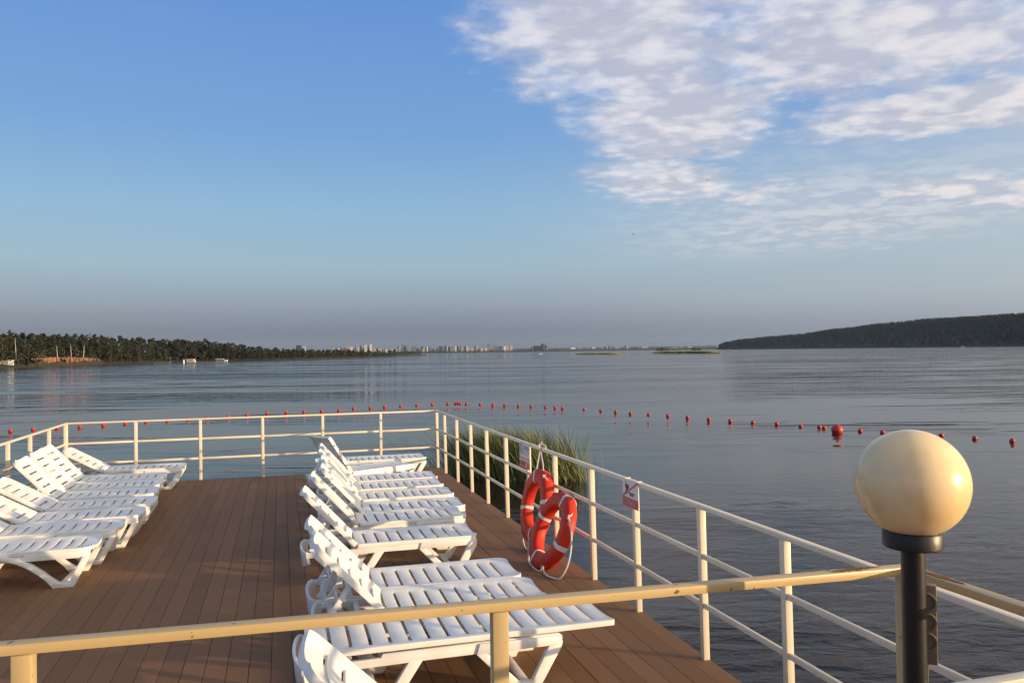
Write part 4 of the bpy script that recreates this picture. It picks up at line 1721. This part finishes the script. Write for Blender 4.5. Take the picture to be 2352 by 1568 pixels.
FG = facade('grey_facade', (0.20, 0.20, 0.22), (0.06, 0.07, 0.09))
FD = facade('dark_facade', (0.10, 0.105, 0.12), (0.04, 0.045, 0.06))
FP = facade('peach_facade', (0.36, 0.28, 0.21), (0.12, 0.09, 0.08))
FW = facade('white_facade', (0.42, 0.41, 0.41), (0.13, 0.13, 0.14))
TONE = {'g': (FG, 'grey'), 'd': (FD, 'dark grey'), 'p': (FP, 'peach coloured'), 'w': (FW, 'white')}
# measured in an enlargement: left, right, top, tone (1.96 px per photo px from column 1100, row 1300)
BL = [(131, 180, 116, 'd'), (182, 202, 122, 'w'), (396, 428, 137, 'p'), (430, 462, 140, 'w'), (468, 500, 138, 'p'), (505, 522, 126, 'g'), (520, 542, 130, 'p'), (544, 566, 126, 'w'),
      (585, 602, 128, 'p'), (600, 617, 126, 'w'), (619, 645, 122, 'g'), (654, 676, 112, 'w'), (678, 690, 124, 'g'), (692, 711, 110, 'w'), (722, 752, 142, 'p'), (756, 784, 144, 'p'),
      (800, 830, 150, 'w'), (846, 868, 146, 'g'), (870, 890, 145, 'w'), (890, 912, 143, 'p'), (914, 944, 128, 'g'), (946, 956, 110, 'd'), (957, 980, 118, 'd'), (992, 1006, 124, 'g'), (1007, 1022, 138, 'w'), (1028, 1052, 124, 'd'), (1054, 1076, 140, 'g'),
      (1078, 1100, 150, 'p'), (1096, 1118, 124, 'g'), (1102, 1120, 140, 'p'), (1124, 1144, 128, 'w'), (1146, 1165, 124, 'd'), (1178, 1204, 142, 'p'), (1206, 1232, 140, 'p'), (1228, 1250, 122, 'g'),
      (1254, 1272, 124, 'p'), (1274, 1297, 120, 'g'), (1280, 1300, 142, 'w'), (1302, 1324, 128, 'd'), (1326, 1344, 126, 'g'), (1350, 1366, 122, 'w'), (1367, 1387, 124, 'd'), (1398, 1422, 120, 'g'), (1424, 1450, 122, 'p'),
      (1452, 1470, 136, 'w'), (1474, 1496, 138, 'p'), (1498, 1508, 140, 'g'), (1510, 1532, 120, 'g'), (1548, 1576, 138, 'p'), (1580, 1600, 142, 'w'), (1606, 1626, 102, 'g'), (1648, 1676, 116, 'g'), (1682, 1706, 124, 'd'), (1708, 1724, 122, 'g'),
      (1726, 1744, 122, 'w'), (1750, 1772, 118, 'w'), (1774, 1797, 116, 'p'), (1940, 1956, 132, 'g'), (1957, 2018, 120, 'd'), (2020, 2032, 102, 'd'), (2034, 2052, 106, 'd'), (2054, 2072, 118, 'd')]
# right of the town: (display px left, right, top, tone)
BL2 = [(1308, 1322, 798.5, 'w'), (1326, 1337, 797.5, 'g'), (1340, 1352, 798.5, 'w'), (1358, 1369, 797.6, 'w'), (1371, 1383, 797.0, 'w'), (1386, 1395, 795.5, 'w'), (1397, 1406, 794.6, 'd'), (1409, 1423, 796.0, 'g'),
       (1436, 1442, 793.5, 'g'), (1450, 1468, 797.0, 'g'), (1470, 1490, 795.8, 'g'), (1500, 1516, 797.0, 'g'), (1540, 1556, 797.4, 'g'), (1558, 1570, 796.4, 'p'), (1574, 1590, 796.2, 'g'), (1600, 1614, 797.0, 'w'), (1626, 1640, 793.5, 'w'), (1642, 1650, 795.0, 'g')]
blds = [((1100 + a_ / 1.96) * .58333, (1100 + b_ / 1.96) * .58333, (1300 + t_ / 1.96) * .58333, k_) for a_, b_, t_, k_ in BL] + BL2
r_ = random.Random(2)
for i, (xa, xb, ty, tone) in enumerate(blds):
    d_ = 4750 + r_.uniform(0, 500) + (900 if xa > 1300 else 0)
    xm = (xa + xb) / 2
    zg = WATER + 6
    h = EYE + (hor(xm) - ty) / F * d_ - zg
    w = (xb - xa) / F * d_
    dep = min(w, r_.uniform(14, 20))
    h = max(h, 7)
    m = MB()
    m.box(-w / 2, w / 2, -dep / 2, dep / 2, -4, h * 0.97)
    m.box(-w / 2 - .3, w / 2 + .3, -dep / 2 - .3, dep / 2 + .3, h * 0.97 + 0.01, h * 0.97 + 0.9)
    m.box(-w * .18, w * .12, -dep * .25, dep * .25, h * 0.97 + 0.91, h + 1.2)
    mt, wrd = TONE[tone]
    o = m.build('tower_block' if h > 32 else 'apartment_block', mt)
    p = at_d(xm, d_, zg)
    o.location = p
    o.rotation_euler.z = -YAW + r_.choice((-.35, 0.1, .35, .6))
    hw_ = 'tall' if h > 32 else 'low'
    tag(o, f'{hw_} {wrd} block of flats in the distant town skyline', 'building', f'{hw_} {wrd} blocks of the distant town')
# two lattice masts and a chimney in the haze right of the town
for px, ty in ((1672, None),):
    pass
for px, ty, lb in ((1672.0, 0, ''),):
    pass
for px, ty, lb in ((1565.0, 787, 'thin chimney in the haze left of the wooded hill'), (1507.0, 791, 'thin mast in the haze above the reed island')):
    d_ = 5600
    zg = WATER + 6
    h = EYE + (hor(px) - ty) / F * d_ - zg
    o = MB().tube([(0, 0, 0), (0, 0, h)], [2.0, 1.1], 8).build('chimney', FG)
    o.location = at_d(px, d_, zg)
    tag(o, lb, 'chimney')

# ------------------------------------------------------------------ reed islands
def island(pxa, pxb, pyb, htop, seed, name):
    r_ = random.Random(seed)
    A_, B_ = at_z(pxa, pyb, WATER), at_z(pxb, pyb, WATER)
    vs, fs = [], []
    n_ = 900
    for _ in range(n_):
        s = r_.random()
        p = A_.lerp(B_, s) + Vector((r_.uniform(-2, 2), r_.uniform(0, 9), 0))
        h = htop * r_.uniform(.7, 1.05) * min(1, 0.25 + 6 * min(s, 1 - s))
        w = r_.uniform(.3, .9)
        i = len(vs)
        vs += [p + Vector((-w, 0, -.1)), p + Vector((w, 0, -.1)), p + Vector((w * .6 + .1, 0, h)), p + Vector((-w * .4, 0, h * .93))]
        fs.append((i, i + 1, i + 2, i + 3))
    return tag(MB().add(vs, fs).build(name, REED, recalc=False), kind='stuff')


island(1328, 1428, 813.2, 1.5, 1, 'island_reeds')
island(1506, 1660, 811.6, 2.4, 2, 'island_reeds')
pl = []
r_ = random.Random(44)
for (a_, b_, hh) in ((1508, 1538, 9), (1530, 1560, 4), (1588, 1608, 7)):
    for k in range(16):
        px = r_.uniform(a_, b_)
        pl.append((at_d(px, 1700 + r_.uniform(0, 30), WATER), hh * r_.uniform(.6, 1), 4))
tag(woods_mass(pl, 9, 40).build('islet_bushes', WOODS, recalc=False), kind='stuff')


# ------------------------------------------------------------------ boats far out
def boat(px, py, L, label, people=0):
    p = at_z(px, py, WATER)
    root = empty('fishing_boat', p, YAW * -1 + random.uniform(-.3, .3))
    tag(root, label, 'boat', 'small boats far out on the lake')
    m = MB()
    st_ = []
    for k in range(9):
        s = k / 8
        w = 0.16 * L * (1 - (2 * s - 0.9) ** 4 * 0.8) * (1 if s < .8 else max(.05, 1 - (s - .8) * 4.7))
        st_.append(((s - .5) * L, w, 0.1 * L * (1 + .35 * s * s)))
    vs, fs = [], []
    for x_, w, h in st_:
        vs += [(x_, -w * .6, -.1), (x_, -w, h), (x_, w, h), (x_, w * .6, -.1)]
    for k in range(8):
        for j in range(3):
            fs.append((k * 4 + j, (k + 1) * 4 + j, (k + 1) * 4 + j + 1, k * 4 + j + 1))
    fs += [(0, 1, 2, 3), (35, 34, 33, 32)]
    m.add(vs, fs).build('hull', BOATW if people == 0 else WOODG, root)
    m = MB().box(-.08 * L, .10 * L, -.11 * L, .11 * L, .08 * L, .24 * L)
    m.build('cabin', DARK if people else BOATW, root)
    return root


boat(1241, 813, 5.5, 'dark open boat on the water below the town')
boat(2045, 799.5, 8.0, 'leftmost of the three boats off the wooded hill', 1)
boat(2211, 797, 9.0, 'middle one of the three boats off the wooded hill')
boat(2272, 796.7, 9.0, 'rightmost of the three boats off the wooded hill', 1)

# ------------------------------------------------------------------ shore buildings on the left
p = at_z(-6, 845, WATER)
bh = empty('boathouse', p, -YAW + 0.05)
tag(bh, 'white two part boathouse on floats at the left picture edge', 'boathouse')
MB().box(-6.5, 5.0, -2.6, 3.2, 0.02, 0.55).build('float', DARK, bh)
MB().box(-6.2, 0.2, -1.8, 2.6, 1.15, 2.9).build('cabin', BOATW, bh)
MB().box(1.3, 5.0, -1.8, 2.6, 1.15, 2.9).build('cabin', BOATW, bh)
MB().box(-6.6, 0.6, -2.1, 2.9, 2.92, 3.15).box(1.0, 5.2, -2.1, 2.9, 2.92, 3.15).build('roof', WOODG, bh)
m = MB()
for xx in (-6, -3.2, -.4, 1.6, 4.6):
    m.box(xx, xx + .25, -1.9, -1.7, .56, 1.14)
m.build('post', WOODG, bh)
p = at_z(440, 833, WATER)
sl = empty('bathing_cabin', p, -YAW)
sl.scale = (0.8, 0.8, 0.68)
tag(sl, 'cream leaning beach structure with three dark openings at the left shore', 'cabin')
MB().prism([(-2.6, 0.5), (2.9, 0.5), (1.9, 3.0), (-3.4, 3.0)], -.9, .9).build('slanted_wall', mat('pale_board', (.66, .56, .44), .7, .1, 1), sl)
for k in range(3):
    xx = -1.9 + k * 1.25
    MB().prism([(xx, 1.0), (xx + .55, 1.0), (xx + .05, 2.5), (xx - .5, 2.5)], -.93, -.905).build('opening', DARK, sl)
MB().box(-4.6, 22, -1.4, 2.0, 0.15, 0.45).build('walkway', WOODG, sl)
p = at_z(505, 831.4, WATER)
pc = empty('pier_canopy', p, -YAW)
pc.scale = (0.8, 0.8, 0.75)
tag(pc, 'white framed canopy on a low pier at the left shore', 'canopy')
MB().box(-3.2, 3.0, -1.5, 1.6, 0.1, .35).build('platform', WOODG, pc)
m = MB()
for k in range(6):
    xx = -2.2 + k * .92
    m.box(xx - .05, xx + .05, -1.35, -1.25, .351, 2.25)
m.build('post', BOATW, pc)
MB().box(-2.5, 2.7, -1.5, 1.6, 2.26, 2.55).build('roof', BOATW, pc)
MB().box(3.2, 5.4, -.8, .8, .36, 1.6).build('kiosk', BOATW, pc)
p = at_z(375, 834.5, WATER)
op = empty('old_jetty', p, -YAW)
tag(op, 'low grey jetty with a single thin mast at the left shore', 'jetty')
MB().box(-4.5, 3.5, -1, 1, .35, .6).build('planks', WOODG, op)
m = MB()
for xx in (-4, -1.5, 1, 3.2):
    m.tube([(xx, -.7, -.5), (xx, -.7, .35)], .14, 7)
m.build('pile', WOODG, op)
MB().tube([(3.9, 0, -.4), (3.75, 0, 3.6)], [.12, .07], 7).build('mast', WOODG, op)
p = at_z(422, 834.5, WATER)
o = MB().lathe([(0, -.3), (.42, -.3), (.42, .5), (.30, 1.6), (.24, 2.0), (0, 2.02)], n=14).build('channel_marker', BOATW, smooth=True)
o.location = p
tag(o, 'small white channel marker in the water left of the leaning structure', 'marker')

# ------------------------------------------------------------------ birds
for px, py, d_, lb in ((396, 314, 190, 'dark bird high in the clear sky on the left'), (1453, 538, 150, 'dark bird low in the sky left of the clouds'), (1625, 414, 160, 'dark bird in front of the clouds')):
    m = MB()
    m.lathe([(0.002, -.16), (.03, -.1), (.045, 0), (.03, .1), (.002, .17)], n=8)
    bd = m.build('bird', DARK, smooth=True)
    bd.rotation_euler = (radians(80), 0, radians(60))
    bd.location = CAM + ray(px, py) * d_
    tag(bd, lb, 'bird')
    w_ = MB().add([(0, .05, -.08), (.0, .05, .08), (.26, .12, .06), (.42, .02, 0), (.26, .11, -.05)], [(0, 1, 2, 3, 4)])
    w_.build('wing', DARK, bd, solid=.006)
    w_ = MB().add([(0, .05, -.08), (.0, .05, .08), (-.26, .12, .06), (-.42, .02, 0), (-.26, .11, -.05)], [(0, 1, 2, 3, 4)])
    w_.build('wing', DARK, bd, solid=.006)
